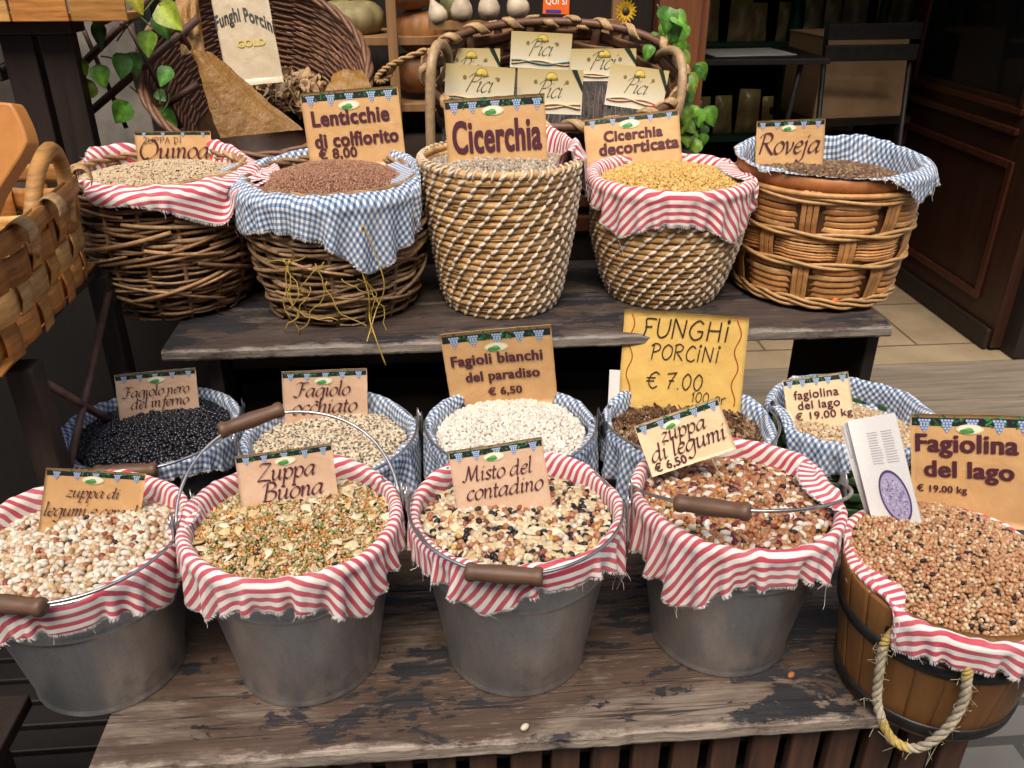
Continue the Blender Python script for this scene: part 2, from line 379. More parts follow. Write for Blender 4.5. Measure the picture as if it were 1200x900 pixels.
# open shop door, standing inwards along x = 2.1
door = empty('shop_door', (2.12, 2.86, .123), 0, 'dark mahogany panelled door with a glass pane, standing open inwards', 'door')
b = MB(); b.box((-.01, .0, .01), (.035, 1.12, .78)); b.box((-.01, 0, .78), (.035, .16, 2.2)); b.box((-.01, .98, .78), (.035, 1.12, 2.2)); b.box((-.01, .16, 2.1), (.035, .98, 2.2)); b.box((-.01, .16, .78), (.035, .98, .905))
b.build('door_leaf', M['door_wood'], door, smooth=False, bevel=.003)
b = MB(); b.box((.005, .162, .907), (.013, .978, 2.098)); b.build('glass_pane', M['glass'], door, smooth=False)
b = MB()
for z0, z1 in ((.16, .70),):
    for lo, hi in (((-.024, .14, z0), (-.0105, .17, z1)), ((-.024, .93, z0), (-.0105, .96, z1)), ((-.024, .171, z1-.03), (-.0105, .929, z1)), ((-.024, .171, z0), (-.0105, .929, z0+.03))): b.box(lo, hi)
b.box((-.028, .165, .79), (-.0105, .975, .815)); b.box((-.026, .165, .86), (-.0105, .975, .885)); b.box((-.026, .945, .886), (-.0105, .975, 2.09)); b.box((-.026, .165, .886), (-.0105, .19, 2.09))
b.build('moulding', M['mahogany'], door, smooth=False, bevel=.004)
b = MB(); b.box((-.032, .012, .0), (-.0105, 1.1, .085)); b.build('kick_board', M['dark_wood'], door, smooth=False, bevel=.008)

# ------------------------------------------------------------------ shop interior seen through the doorway
def cyl(mb, x, y, z0, z1, r, n=12, **k): tube(mb, [(x, y, z0), (x, y, z1)], r, n, **k)
shelf = empty('packet_shelf', (1.55, 4.5, .121), 0, 'green shelf with turned posts at the back of the dark shop', 'shelf')
b = MB(); gr = (.012, .075, .04)
for x in (-.42, .18, .62):
    prof = []
    for z in np.linspace(0, 1.75, 60):
        q = (z/.44) % 1; prof.append((.026+.010*abs(sin(q*pi*4))*(q < .5)+.006*(q > .9), z))
    v = MB(); lathe(v, prof, 14); b.add(v.V[0]+np.array([x, -.16, 0]), v.F, 0, gr)
b.build('post', M['paint'], shelf)
b = MB()
for z in (.08, .52, .96, 1.4): b.box((-.45, -.2, z), (.95, .2, z+.03), 0, gr)
b.build('shelf_board', M['paint'], shelf, smooth=False)
r_ = rng(5)
pk0 = None
def packet_mesh(seed):
    r = rng(seed); b = MB(); n, m_ = 7, 9
    u, v = np.meshgrid(np.linspace(-1, 1, n), np.linspace(0, 1, m_)); th = (1-u**2)*np.sin(v*pi)**.6*.03
    for s in (-1, 1):
        P = np.stack([u*.055*(1-.12*v), s*th+r.normal(0, .002, u.shape), v*.2], -1).reshape(-1, 3)
        c = np.where((v.reshape(-1, 1) > .72), np.array([[.55, .45, .16]]), np.array([[.42, .31, .15]]))*r.uniform(.7, 1.2, (n*m_, 1))
        b.add(P, [(i*n+j, i*n+j+1, (i+1)*n+j+1, (i+1)*n+j) for i in range(m_-1) for j in range(n-1)], 0, c)
    return b
pbase = packet_mesh(1).build('pasta_packet', M['bean_shiny'])
first = True; k = 0
for zi, z in enumerate((.111, .551, .991)):
    for x in np.arange(-.36, .9, .125):
        o = pbase if first else pbase.copy()
        if not first: COL.objects.link(o)
        first = False
        o.location = (1.55+x+r_.normal(0, .012), 4.36+r_.normal(0, .015), .121+z); o.rotation_euler = (-.12+r_.normal(0, .03), 0, r_.normal(0, .2))
        s = r_.uniform(.85, 1.2); o.scale = (s, s, s)
        tag(o, 'clear packet of pale pasta on the green shelf in the dark shop', 'packet', 'pasta packets on the green shelf')
# black bistro table with a white sheet on top
tb = empty('bistro_table', (1.22, 3.62, .121), 0, 'black folding table holding a white sheet inside the shop', 'table')
b = MB(); b.box((-.26, -.22, 1.0), (.30, .22, 1.022)); b.build('table_top', M['black_iron'], tb, smooth=False, bevel=.004)
for sx in (-.20, .22):
    b = MB(); tube(b, [(sx-.02, -.18, 0), (sx+.02, .18, 1.0)], .011, 8); b.build('leg', M['black_iron'], tb)
    b = MB(); tube(b, [(sx+.02, .18, 0), (sx-.02, -.18, 1.0)], .011, 8); b.build('leg', M['black_iron'], tb)
b = MB(); tube(b, [(-.2, -.1, .3), (.22, -.1, .62)], .009, 8); tube(b, [(.22, -.1, .3), (-.2, -.1, .62)], .009, 8); b.build('cross_brace', M['black_iron'], tb)
b = MB(); b.box((0, 0, 0), (.34, .24, .003)); o = b.build('paper_sheet', M['plastic_white'], smooth=False); o.location = (1.08, 3.46, 1.145); o.rotation_euler = (0, 0, .1)
tag(o, 'white paper sheet lying on the black table inside the shop', 'paper')
bx = MB(); bx.box((-.21, -.15, 0), (.21, .15, .33)); bx.box((-.215, -.155, .331), (-.03, .155, .336)); bx.box((-.02, -.155, .331), (.215, .155, .336))
o = bx.build('cardboard_box', mat('cardboard', (.55, .36, .20), (.48, .30, .16), .8, 12, bmp=.1), smooth=False, bevel=.003); o.location = (1.80, 3.86, .86); o.rotation_euler = (0, 0, .12)
tag(o, 'brown cardboard box behind the black folding chair in the shop', 'box')
bt = empty('low_bench', (1.80, 3.86, .121), .12, 'dark low bench under the cardboard box in the shop', 'bench')
b = MB(); b.box((-.25, -.17, .71), (.25, .17, .738)); b.build('bench_top', M['dark_wood_x'], bt, smooth=False)
for x in (-.22, .22):
    b = MB(); b.box((x-.02, -.15, 0), (x+.02, .15, .709)); b.build('leg', M['dark_wood'], bt, smooth=False)
ch = empty('folding_chair', (1.74, 3.52, .121), .05, 'black slatted folding chair in front of the cardboard box', 'chair')
for z in (.995, 1.075):
    b = MB(); b.box((-.2, .0, z), (.2, .016, z+.062)); b.build('back_slat', M['black_iron'], ch, smooth=False, bevel=.006)
b = MB()
for k in range(5): b.box((-.19, -.06+k*.075, .46), (.19, .0+k*.075, .478))
b.build('seat', M['black_iron'], ch, smooth=False, bevel=.004)
for s in (-.185, .185):
    b = MB(); tube(b, [(s, .05, 1.14), (s, -.05, .46), (s, -.12, 0)], .011, 8); b.build('leg', M['black_iron'], ch)
    b = MB(); tube(b, [(s, -.08, .46), (s, .3, 0)], .011, 8); b.build('leg', M['black_iron'], ch)

# ------------------------------------------------------------------ the stall: two weathered shelves
low = empty('lower_shelf', (.13, 1.2, 0), 0, 'low weathered shelf with flaking brown paint holding the bean buckets', 'shelf')
o0 = np.array([.13, 1.2, 0])
def lpart(name, boxes, m, bevel=.002):
    b = MB()
    for lo, hi in boxes: b.box(lo, hi)
    o = b.build(name, m, smooth=False, bevel=bevel); b_ = o
    # worn boards keep world-based texture coordinates: geometry stays in world space relative to the root
    o.parent = low; o.matrix_parent_inverse = Matrix.Translation(-Vector(o0)); return o
rb = rng(3)
def worn_plank(x0, x1, y0, y1, z0, z1, seed, amp=.004, nx=160):
    "plank with an uneven front edge"
    b = MB(); xs = np.linspace(x0, x1, nx); e = vnoise(xs*40, xs*0, seed)*amp*.6+vnoise(xs*130, xs*0, seed+1)*amp*.4
    top = vnoise(xs*25, xs*0, seed+2)*amp*.35
    sec = [(y0+.002, z0), (y0, z0+.004), (y0+.001, z1-.005), (y0+.006, z1-.0008), (y0+.03, z1), (y1-.004, z1), (y1, z1-.004), (y1, z0)]
    v = np.zeros((nx, 8, 3))
    for k, (y, z) in enumerate(sec):
        fr = max(0, 1-(y-y0)/.012)
        v[:, k] = np.stack([xs, y+e*fr, z+(top*(fr > .4)*(z > z0+.003))-.0015*(fr > .4)*(e > 0)], 1)
    f = [(i*8+k, i*8+(k+1) % 8, (i+1)*8+(k+1) % 8, (i+1)*8+k) for i in range(nx-1) for k in range(8)]
    f += [tuple(range(8))[::-1], tuple((nx-1)*8+k for k in range(8))]
    b.add(v.reshape(-1, 3), f); return b
def lchild(b, name, m, root, org, **k):
    o = b.build(name, m, **k); o.parent = root; o.matrix_parent_inverse = Matrix.Translation(-Vector(org)); return o
lchild(worn_plank(-.515, .785, .838, 1.17, LZ-.026, LZ, 7, .005), 'board', M['lower_board'], low, o0, smooth=False)
lchild(worn_plank(-.515, .785, 1.176, 1.50, LZ-.028, LZ-.0015, 9, .002), 'board', M['lower_board'], low, o0, smooth=False)
b = MB(); xs = np.arange(-.49, .80, .0622)
for i, x in enumerate(xs): b.box((x, .872, .02), (x+.043+rb.normal(0, .0015), .895, LZ-.028), 0)
lchild(b, 'slat_front', M['slat'], low, o0, smooth=False, bevel=.004)
b = MB(); b.box((-.50, .90, LZ-.11), (.785, .93, LZ-.03)); lchild(b, 'rail', M['dark_wood_x'], low, o0, smooth=False)
b = MB(); b.box((-.50, .90, .08), (.785, .93, .15)); lchild(b, 'rail', M['dark_wood_x'], low, o0, smooth=False)
b = MB(); b.box((-.50, 1.44, .0), (.785, 1.47, LZ-.03)); lchild(b, 'back_panel', M['dark_wood_x'], low, o0, smooth=False)
for x in (-.50, .745):
    b = MB(); b.box((x, .90+.031, 0), (x+.04, 1.43, LZ-.03)); lchild(b, 'side_panel', M['dark_wood'], low, o0, smooth=False)

upp = empty('upper_shelf', (.18, 1.7, 0), 0, 'higher weathered plank shelf holding the row of tall baskets', 'shelf'); o1 = (.18, 1.7, 0)
lchild(worn_plank(-.535, .882, 1.488, 1.68, UZ-.022, UZ, 21, .003), 'board', M['upper_board'], upp, o1, smooth=False)
lchild(worn_plank(-.535, .882, 1.686, 1.93, UZ-.022, UZ, 23, .002), 'board', M['upper_board'], upp, o1, smooth=False)
for x in (-.47, .155, .86):
    b = MB(); b.box((x, 1.535, 0), (x+.026, 1.88, UZ-.0225)); lchild(b, 'leg_panel', M['stand_wood'], upp, o1, smooth=False, bevel=.003)
for lo, hi in (((-.44, 1.60, UZ-.10), (.15, 1.62, UZ-.03)), ((.185, 1.60, UZ-.07), (.60, 1.62, UZ-.03)), ((-.44, 1.63, .5), (.60, 1.65, .72))):
    b = MB(); b.box(lo, hi); lchild(b, 'rail', M['dark_wood_x'], upp, o1, smooth=False, bevel=.003)
b = MB(); b.box((-.44, 1.86, .1), (.55, 1.88, UZ-.03)); lchild(b, 'back_panel', M['dark_wood_x'], upp, o1, smooth=False)

trd = empty('back_counter', (.2, 2.2, 0), 0, 'dark wooden counter behind the baskets, carrying the pasta basket', 'counter'); o2 = (.2, 2.2, 0)
b = MB(); b.box((-.72, 1.95, 1.03), (.66, 2.62, 1.06)); lchild(b, 'counter_top', M['dark_wood_x'], trd, o2, smooth=False, bevel=.004)
b = MB(); b.box((-.70, 1.97, .0), (.64, 2.0, 1.029)); lchild(b, 'front_panel', M['dark_wood'], trd, o2, smooth=False)
b = MB(); b.box((-.70, 1.955, .93), (.65, 1.969, .97)); b.box((-.70, 1.955, .99), (.65, 1.969, 1.02)); lchild(b, 'moulding', M['mahogany'], trd, o2, smooth=False, bevel=.004)

# left display stand: dark posts carrying the chestnut basket, and a taller frame behind it
ls = empty('display_stand', (-.75, 1.3, 0), 0, 'dark wooden stand under the chestnut strip basket', 'stand'); o3 = (-.75, 1.3, 0)
for x, y in ((-.637, 1.20), (-.66, 1.60), (-1.05, 1.20)):
    b = MB(); b.box((x-.02, y-.016, 0), (x+.02, y+.026, .985)); lchild(b, 'leg', M['stand_wood'], ls, o3, smooth=False, bevel=.003)
b = MB(); b.box((-1.08, 1.10, .986), (-.655, 1.60, 1.008)); lchild(b, 'stand_top', M['stand_wood'], ls, o3, smooth=False, bevel=.003)
for P_, Q_, r_0 in (((-.625, 1.22, .78), (-.645, 1.59, .95), .007), ((-.625, 1.22, .95), (-.645, 1.59, .62), .007), ((-.63, 1.22, .6), (-.645, 1.59, .78), .006), ((-.635, 1.3, .5), (-.645, 1.59, .5), .006)):
    b = MB(); tube(b, [P_, Q_], r_0, 8); lchild(b, 'side_rod', M['rust'], ls, o3)
fr = empty('etagere', (-.9, 2.0, 0), 0, 'tall dark slatted frame behind the chestnut basket, under a wooden tray', 'stand'); o4 = (-.9, 2.0, 0)
for px, y in ((83, 2.02), (38, 2.02)):
    p = on_y(px, 100, y)
    b = MB(); b.box((p[0]-.037, y-.02, 0), (p[0]+.03, y+.02, 1.375)); lchild(b, 'post', M['stand_wood'], fr, o4, smooth=False, bevel=.003)
b = MB(); b.box((-1.3, 1.97, 1.376), (-.755, 2.06, 1.402)); lchild(b, 'top_rail', M['stand_wood'], fr, o4, smooth=False, bevel=.004)
for lo, hi in (((-1.3, 2.0, .3), (-.84, 2.05, .36)), ((-1.3, 2.005, 1.28), (-.93, 2.04, 1.31))):
    b = MB(); b.box(lo, hi); lchild(b, 'rail', M['stand_wood'], fr, o4, smooth=False, bevel=.003)
for P_, Q_ in (((-1.25, 2.03, 1.33), (-.86, 2.03, 1.0)), ((-1.2, 2.02, 1.18), (-.86, 2.02, 1.34))):
    b = MB(); tube(b, [P_, Q_], .008, 8); lchild(b, 'diagonal_rod', M['black_iron'], fr, o4)
b = MB(); b.box((-1.6, 1.98, 0), (-.56, 2.0, 1.0)); o = b.build('dark_fill_panel', M['darkened_wood'], smooth=False); tag(o, 'plain near-black panel added to darken the gap behind the display stand', 'filler')  # added sheet; its near-black colour stands in for shade behind the stand
# low dark crate at the left foot of the shelf
cr = empty('dark_crate', (-.75, .95, 0), 0, 'dark wooden crate at the foot of the stall beside the overhanging bucket', 'crate'); o5 = (-.75, .95, 0)
b = MB(); b.box((-1.1, .86, .50), (-.66, 1.0, .525)); lchild(b, 'top_board', M['stand_wood'], cr, o5, smooth=False, bevel=.004)
b = MB(); b.box((-.70, .87, 0), (-.662, .92, .499)); lchild(b, 'leg', M['stand_wood'], cr, o5, smooth=False, bevel=.003)
b = MB(); b.box((-1.1, .88, 0), (-.702, .9, .499)); lchild(b, 'front_panel', M['dark_wood'], cr, o5, smooth=False)
b = MB(); 
for k in range(14): b.box((-1.3, .62+k*.06, .20), (-.52, .67+k*.06, .215))
o = b.build('floor_grate', M['darkened_wood'], smooth=False, bevel=.003); tag(o, 'dark slatted wooden board low down beside the stall', 'board')

# rusty trellis with ivy in front of the concrete pier
b = MB(); Y = 2.08
def rod(a, c, r): tube(b, [on_y(*a, Y), on_y(*c, Y+.01)], r, 8)
rod((98, 138), (232, 22), .0085); rod((80, 92), (180, -8), .0085); rod((150, 28), (212, 150), .0065); rod((196, 122), (232, 98), .008); rod((185, -10), (225, 62), .0065); rod((85, 5), (148, 150), .0055)
o = b.build('metal_trellis', M['rust']); tag(origin(o, on_y(150, 150, Y)), 'rusty metal trellis of crossed rods with ivy climbing over it', 'trellis')

# ------------------------------------------------------------------ cloth: a square of cotton settled over a rim by a small position-based solver
def drape(name, label, kind, c, zr, R, d, half, rot, off, collide, seed, xlim=(-9, 9), n=58, steps=105, wall=None, floor=LZ, yfront=-9, group=None, rise=0, riseang=90):
    hx, hy = half if isinstance(half, tuple) else (half, half)
    r = rng(seed); u = np.linspace(-hx, hx, n); v = np.linspace(-hy, hy, n)
    A, B = np.meshgrid(u, v, indexing='ij'); kk = .40
    A, B = A*np.sqrt(1-kk*(B/hy)**2), B*np.sqrt(1-kk*(A/hx)**2)       # slightly rounded corners
    cr_, sr_ = cos(rot), sin(rot)
    X = A*cr_-B*sr_+off[0]; Y = A*sr_+B*cr_+off[1]
    s = np.hypot(X, Y); ph = np.arctan2(Y, X); s0 = R+d
    wig = vnoise(ph*2.2, s*0, seed)*.5+vnoise(ph*6, s*0, seed+3)*.5
    rad = np.where(s < R, s*.97, np.where(s < s0, R-.010+.010*np.clip(1-(s0-s)/.010, 0, 1), R+(s-s0)*.96))
    z = np.where(s < R, zr-d, np.where(s < s0, zr+.007-(s0-s), zr+.007))
    inn = np.clip((s0-s)/max(d, .01), 0, 1)*np.clip((s-R*.6)/(R*.4), 0, 1)
    rad = rad-inn*(.006+.020*np.maximum(wig, -.4)*min(1, d/.03)); z = z+(s >= s0-.02)*(.003+.011*np.maximum(wig, -.3))
    z = z+rise*np.clip(np.cos(ph-radians(riseang))*1.3, 0, 1)*np.clip((s-(s0-.03))/.03, 0, 1)*(1+.3*wig)
    P = np.stack([c[0]+rad*np.cos(ph), c[1]+rad*np.sin(ph), z], -1)
    P += r.normal(0, .0008, P.shape)
    free = (s > s0).astype(float)
    P0_ = np.stack([c[0]+rad*np.cos(ph), c[1]+rad*np.sin(ph), z], -1).reshape(-1, 3); P = P.reshape(-1, 3); w = free.reshape(-1); Q = P.copy(); idx = np.arange(n*n).reshape(n, n)
    cu, cv = u[1]-u[0], v[1]-v[0]; cons = []
    def addc(a, b, L, k):
        a, b = a.ravel(), b.ravel(); L = .35*np.hypot(A.ravel()[a]-A.ravel()[b], B.ravel()[a]-B.ravel()[b])+.65*np.linalg.norm(P0_[a]-P0_[b], axis=1); ws = w[a]+w[b]; m_ = ws > 0
        if m_.any(): cons.append((a[m_], b[m_], L[m_][:, None], (k*w[a][m_]/ws[m_])[:, None], (k*w[b][m_]/ws[m_])[:, None]))
    for p in (0, 1):
        addc(idx[p:-1:2], idx[p+1::2], cu, 1.); addc(idx[:, p:-1:2], idx[:, p+1::2], cv, 1.)
    dg = hypot(cu, cv)
    for p in (0, 1):
        addc(idx[p:-1:2, :-1], idx[p+1::2, 1:], dg, .55); addc(idx[p:-1:2, 1:], idx[p+1::2, :-1], dg, .55)
    for p in range(4):
        for q in (0, 1):
            a, b = idx[p::4], idx[p+2::4]; k = min(len(a), len(b)); 
            if q == 0: addc(a[:k], b[:k], 2*cu, .16)
            else:
                a, b = idx[:, p::4], idx[:, p+2::4]; k = min(a.shape[1], b.shape[1]); addc(a[:, :k], b[:, :k], 2*cv, .16)
    coll2 = list(collide)+[(k[0], k[1], k[3]-.016, k[3]+.002, k[5]+.003, k[5]+.003) for k in collide]; fm = w > 0; dt2 = 9.8*.011**2
    for it in range(steps):
        V = (P-Q)*.965; V *= np.minimum(1, .012/(np.linalg.norm(V, axis=1, keepdims=True)+1e-9)); Q = P.copy(); P = P+V*w[:, None]; P[:, 2] -= dt2*w
        for _ in range(5):
            for a, b, L, ka, kb in cons:
                D = P[b]-P[a]; l = np.linalg.norm(D, axis=1, keepdims=True)+1e-9; g = D*((l-L)/l); P[a] += g*ka; P[b] -= g*kb
        for (x, y, z0, z1, r0, r1) in coll2:
            dx, dy = P[:, 0]-x, P[:, 1]-y; q = np.hypot(dx, dy)+1e-9; t = np.clip((P[:, 2]-z0)/(z1-z0), 0, 1)
            rr = r0+(r1-r0)*t+.0035; h = fm & (q < rr) & (P[:, 2] < z1+.003) & (P[:, 2] > z0)
            if not h.any(): continue
            up_ = h & ((z1+.003-P[:, 2]) < (rr-q)); out = h & ~up_
            P[up_, 2] = z1+.003
            k = (rr/q)[out]; P[out, 0] = x+dx[out]*k; P[out, 1] = y+dy[out]*k
            Q[h] = P[h]-(P[h]-Q[h])*.45
        lo = fm & (P[:, 2] < floor+.003); P[lo, 2] = floor+.003
        P[fm, 0] = np.clip(P[fm, 0], *xlim); P[fm, 1] = np.maximum(P[fm, 1], yfront)
    me = bpy.data.meshes.new(name); O = np.array([c[0], c[1], zr]); G = P.reshape(n, n, 3)-O
    a = idx[:-1, :-1].ravel(); b = idx[1:, :-1].ravel(); e = idx[1:, 1:].ravel(); f = idx[:-1, 1:].ravel()
    me.from_pydata(G.reshape(-1, 3).tolist(), [], np.stack([a, b, e, f], 1).tolist()); me.materials.append(M[kind])
    uvl = me.uv_layers.new(name='UVMap'); li = np.zeros(len(me.loops), np.int32); me.loops.foreach_get('vertex_index', li)
    uvs = np.stack([A.ravel()[li], B.ravel()[li]], 1)+np.array([seed*.37, seed*.23]); uvl.data.foreach_set('uv', uvs.astype(np.float32).ravel())
    me.polygons.foreach_set('use_smooth', np.ones(len(me.polygons), bool)); me.update()
    o = bpy.data.objects.new(name, me); COL.objects.link(o); o.location = O
    so = o.modifiers.new('thick', 'SOLIDIFY'); so.thickness = .0009; so.offset = 0
    ss = o.modifiers.new('smooth', 'SUBSURF'); ss.levels = ss.render_levels = 1
    tag(o, label, 'cloth', group)
    fb = MB(); tv = []; tf = []                                  # frayed hem
    def edge(line, inner):
        for i in range(len(line)-1):
            for k in range(9):
                t = r.uniform(); p = line[i]*(1-t)+line[i+1]*t; q = inner[i]*(1-t)+inner[i+1]*t
                dirv = p-q; dirv /= np.linalg.norm(dirv)+1e-9; tx = line[i+1]-line[i]; tx /= np.linalg.norm(tx)+1e-9
                L = r.uniform(.0012, .0042)*(3.5 if r.uniform() < .012 else 1); w_ = .00032; e_ = dirv*L+tx*r.normal(0, .3)*L+np.array([0, 0, -.25*L])
                k0 = len(tv); tv.extend([p-tx*w_-dirv*.001, p+tx*w_-dirv*.001, p+e_+tx*w_*.6, p+e_-tx*w_*.6]); tf.append((k0, k0+1, k0+2, k0+3))
    edge(G[0], G[1]); edge(G[-1], G[-2]); edge(G[:, 0], G[:, 1]); edge(G[:, -1], G[:, -2])
    fb.add(np.array(tv), tf)
    # a few loose threads at one corner
    tb_ = fb
    for k in range(5):
        q = G[r.choice([0, -1]), r.choice([0, -1])] if k < 3 else G[-1 if r.uniform() < .5 else 0, r.integers(0, n)]
        L = r.uniform(.02, .05); pts = [q]; dv = r.normal(0, .3, 3)
        for j in range(8): dv = dv*.7+r.normal(0, .35, 3)+np.array([0, -.1, -.5]); pts.append(pts[-1]+dv/(np.linalg.norm(dv)+1e-9)*L/8)
        tube(tb_, pts, .0004, 4)
    fb.build('frayed_hem', M['thread'], o)
    return o

# ------------------------------------------------------------------ dry goods: thousands of separate little seeds, one object per heap
def ico(n):
    b = bmesh.new(); bmesh.ops.create_icosphere(b, subdivisions=n, radius=1); b.verts.index_update()
    v = np.array([p.co[:] for p in b.verts]); f = np.array([[q.index for q in p.verts] for p in b.faces]); b.free(); return v, f
ICO = {1: ico(1), 2: ico(2)}
def heap(name, label, cat, c, R, zf, spec, sp, seed, m='bean', layers=2, org=None, keep=None, ell=1.0, base=True):
    r = rng(seed); N = int(R/sp)+1; pts = []
    for L in range(layers):
        i, j = np.meshgrid(np.arange(-N-2, N+3), np.arange(-N-2, N+3)); x = (i+.5*(j % 2)+L*.5)*sp; y = j*sp*.866+L*.3*sp
        x = x.ravel()+r.normal(0, sp*.22, x.size); y = y.ravel()+r.normal(0, sp*.22, y.size)
        k = np.hypot(x, y/ell) < R; pts.append(np.stack([x[k], y[k], np.full(k.sum(), L)], 1))
    P = np.concatenate(pts)
    if keep is not None: P = P[keep(P[:, 0], P[:, 1])]
    n = len(P); wts = np.array([q[0] for q in spec], float); kind = r.choice(len(spec), n, p=wts/wts.sum())
    VV, FF, CC, k0 = [], [], [], 0
    for t, (w_, ax, bend, cols, opt) in enumerate(spec):
        q = P[kind == t]; m_ = len(q)
        if not m_: continue
        bv, bf = ICO[opt.get('ico', 2 if max(ax) > .0042 else 1)]; bv = bv.copy()
        base_mask = (bv[:, 1] > .80)*.6+(bv[:, 1] > .84)*.4
        sc = np.array(ax)*r.uniform(.82, 1.15, (m_, 1)); V = bv[None]*sc[:, None]
        if bend: V[..., 1] += bend*ax[0]*(bv[None, :, 0]**2-.4)
        if opt.get('warp'):
            kx = r.normal(0, opt['warp'], (m_, 1)); ky = r.normal(0, opt['warp'], (m_, 1))
            V[..., 2] += ax[0]*(kx*bv[None, :, 0]**2+ky*bv[None, :, 0]*bv[None, :, 1]+r.normal(0, opt['warp'], (m_, 1))*bv[None, :, 1]**2)
            V[..., 0] += ax[0]*.35*np.sin(bv[None, :, 1]*3+r.uniform(0, 6, (m_, 1)))
            V[..., 1] += ax[1]*.35*np.sin(bv[None, :, 0]*3+r.uniform(0, 6, (m_, 1)))
        a = r.uniform(0, 2*pi, m_); tl = r.normal(0, opt.get('tilt', .45), m_); ro = r.uniform(0, 2*pi, m_) if opt.get('roll', 1) else r.normal(0, .3, m_)
        if opt.get('eye'): ro = r.normal(pi/2, 1.3, m_)
        y1 = V[..., 1]*np.cos(ro)[:, None]-V[..., 2]*np.sin(ro)[:, None]; z1 = V[..., 1]*np.sin(ro)[:, None]+V[..., 2]*np.cos(ro)[:, None]
        x2 = V[..., 0]*np.cos(tl)[:, None]+z1*np.sin(tl)[:, None]; z2 = -V[..., 0]*np.sin(tl)[:, None]+z1*np.cos(tl)[:, None]
        x3 = x2*np.cos(a)[:, None]-y1*np.sin(a)[:, None]; y3 = x2*np.sin(a)[:, None]+y1*np.cos(a)[:, None]
        zz = zf(q[:, 0], q[:, 1])-q[:, 2]*sp*.75+r.normal(0, sp*.12, m_)+opt.get('lift', 0)
        VV.append(np.stack([x3+q[:, 0:1], y3+q[:, 1:2], z2+zz[:, None]], -1).reshape(-1, 3))
        FF.append((bf[None]+np.arange(m_)[:, None, None]*len(bv)+k0).reshape(-1, 3)); k0 += m_*len(bv)
        cols = np.array(cols); cc = cols[r.integers(0, len(cols), m_)]*r.uniform(.78, 1.12, (m_, 1))
        C = np.repeat(cc[:, None], len(bv), 1)
        if opt.get('eye'): C = C*(1-base_mask[None, :, None])+np.array([.012, .01, .01])*base_mask[None, :, None]
        CC.append(C.reshape(-1, 3))
    avg = np.average(np.array([np.mean(q[3], 0) for q in spec]), axis=0, weights=wts)
    if base:
        K, T = 14, 48; rr = np.linspace(0, R*.99, K); aa = np.linspace(0, 2*pi, T, endpoint=False)
        x = (rr[:, None]*np.cos(aa)).ravel(); y = (rr[:, None]*np.sin(aa)*ell).ravel()
        VV.append(np.stack([x, y, zf(x, y)-sp*layers*.75], 1)); CC.append(np.tile(avg, (K*T, 1)))
        i, j = np.meshgrid(np.arange(K-1), np.arange(T), indexing='ij'); a_ = i*T+j; b_ = i*T+(j+1) % T; c_ = (i+1)*T+(j+1) % T; d_ = (i+1)*T+j
        FF.append(np.concatenate([np.stack([a_, d_, c_], -1).reshape(-1, 3), np.stack([a_, c_, b_], -1).reshape(-1, 3)])+k0)
    V = np.concatenate(VV); Fc = np.concatenate(FF); C = np.concatenate(CC)
    me = bpy.data.meshes.new(name); me.vertices.add(len(V)); me.vertices.foreach_set('co', V.astype(np.float32).ravel())
    me.loops.add(Fc.size); me.loops.foreach_set('vertex_index', Fc.astype(np.int32).ravel())
    me.polygons.add(len(Fc)); me.polygons.foreach_set('loop_start', np.arange(0, Fc.size, 3, dtype=np.int32)); me.polygons.foreach_set('loop_total', np.full(len(Fc), 3, np.int32))
    me.update(calc_edges=True); me.polygons.foreach_set('use_smooth', np.ones(len(Fc), bool))
    at = me.color_attributes.new('Col', 'FLOAT_COLOR', 'POINT'); at.data.foreach_set('color', np.hstack([C, np.ones((len(C), 1))]).astype(np.float32).ravel())
    me.materials.append(M[m]); o = bpy.data.objects.new(name, me); COL.objects.link(o); o.location = c if len(c) == 3 else (*c, 0)
    return tag(o, label, cat, kind='stuff')
def dome(R, edge, top, slope=(0, 0), seed=0, amp=.004):
    return lambda x, y: edge+top*(1-(x*x+y*y)/R**2)+slope[0]*x+slope[1]*y+amp*vnoise(x*28, y*28, seed)

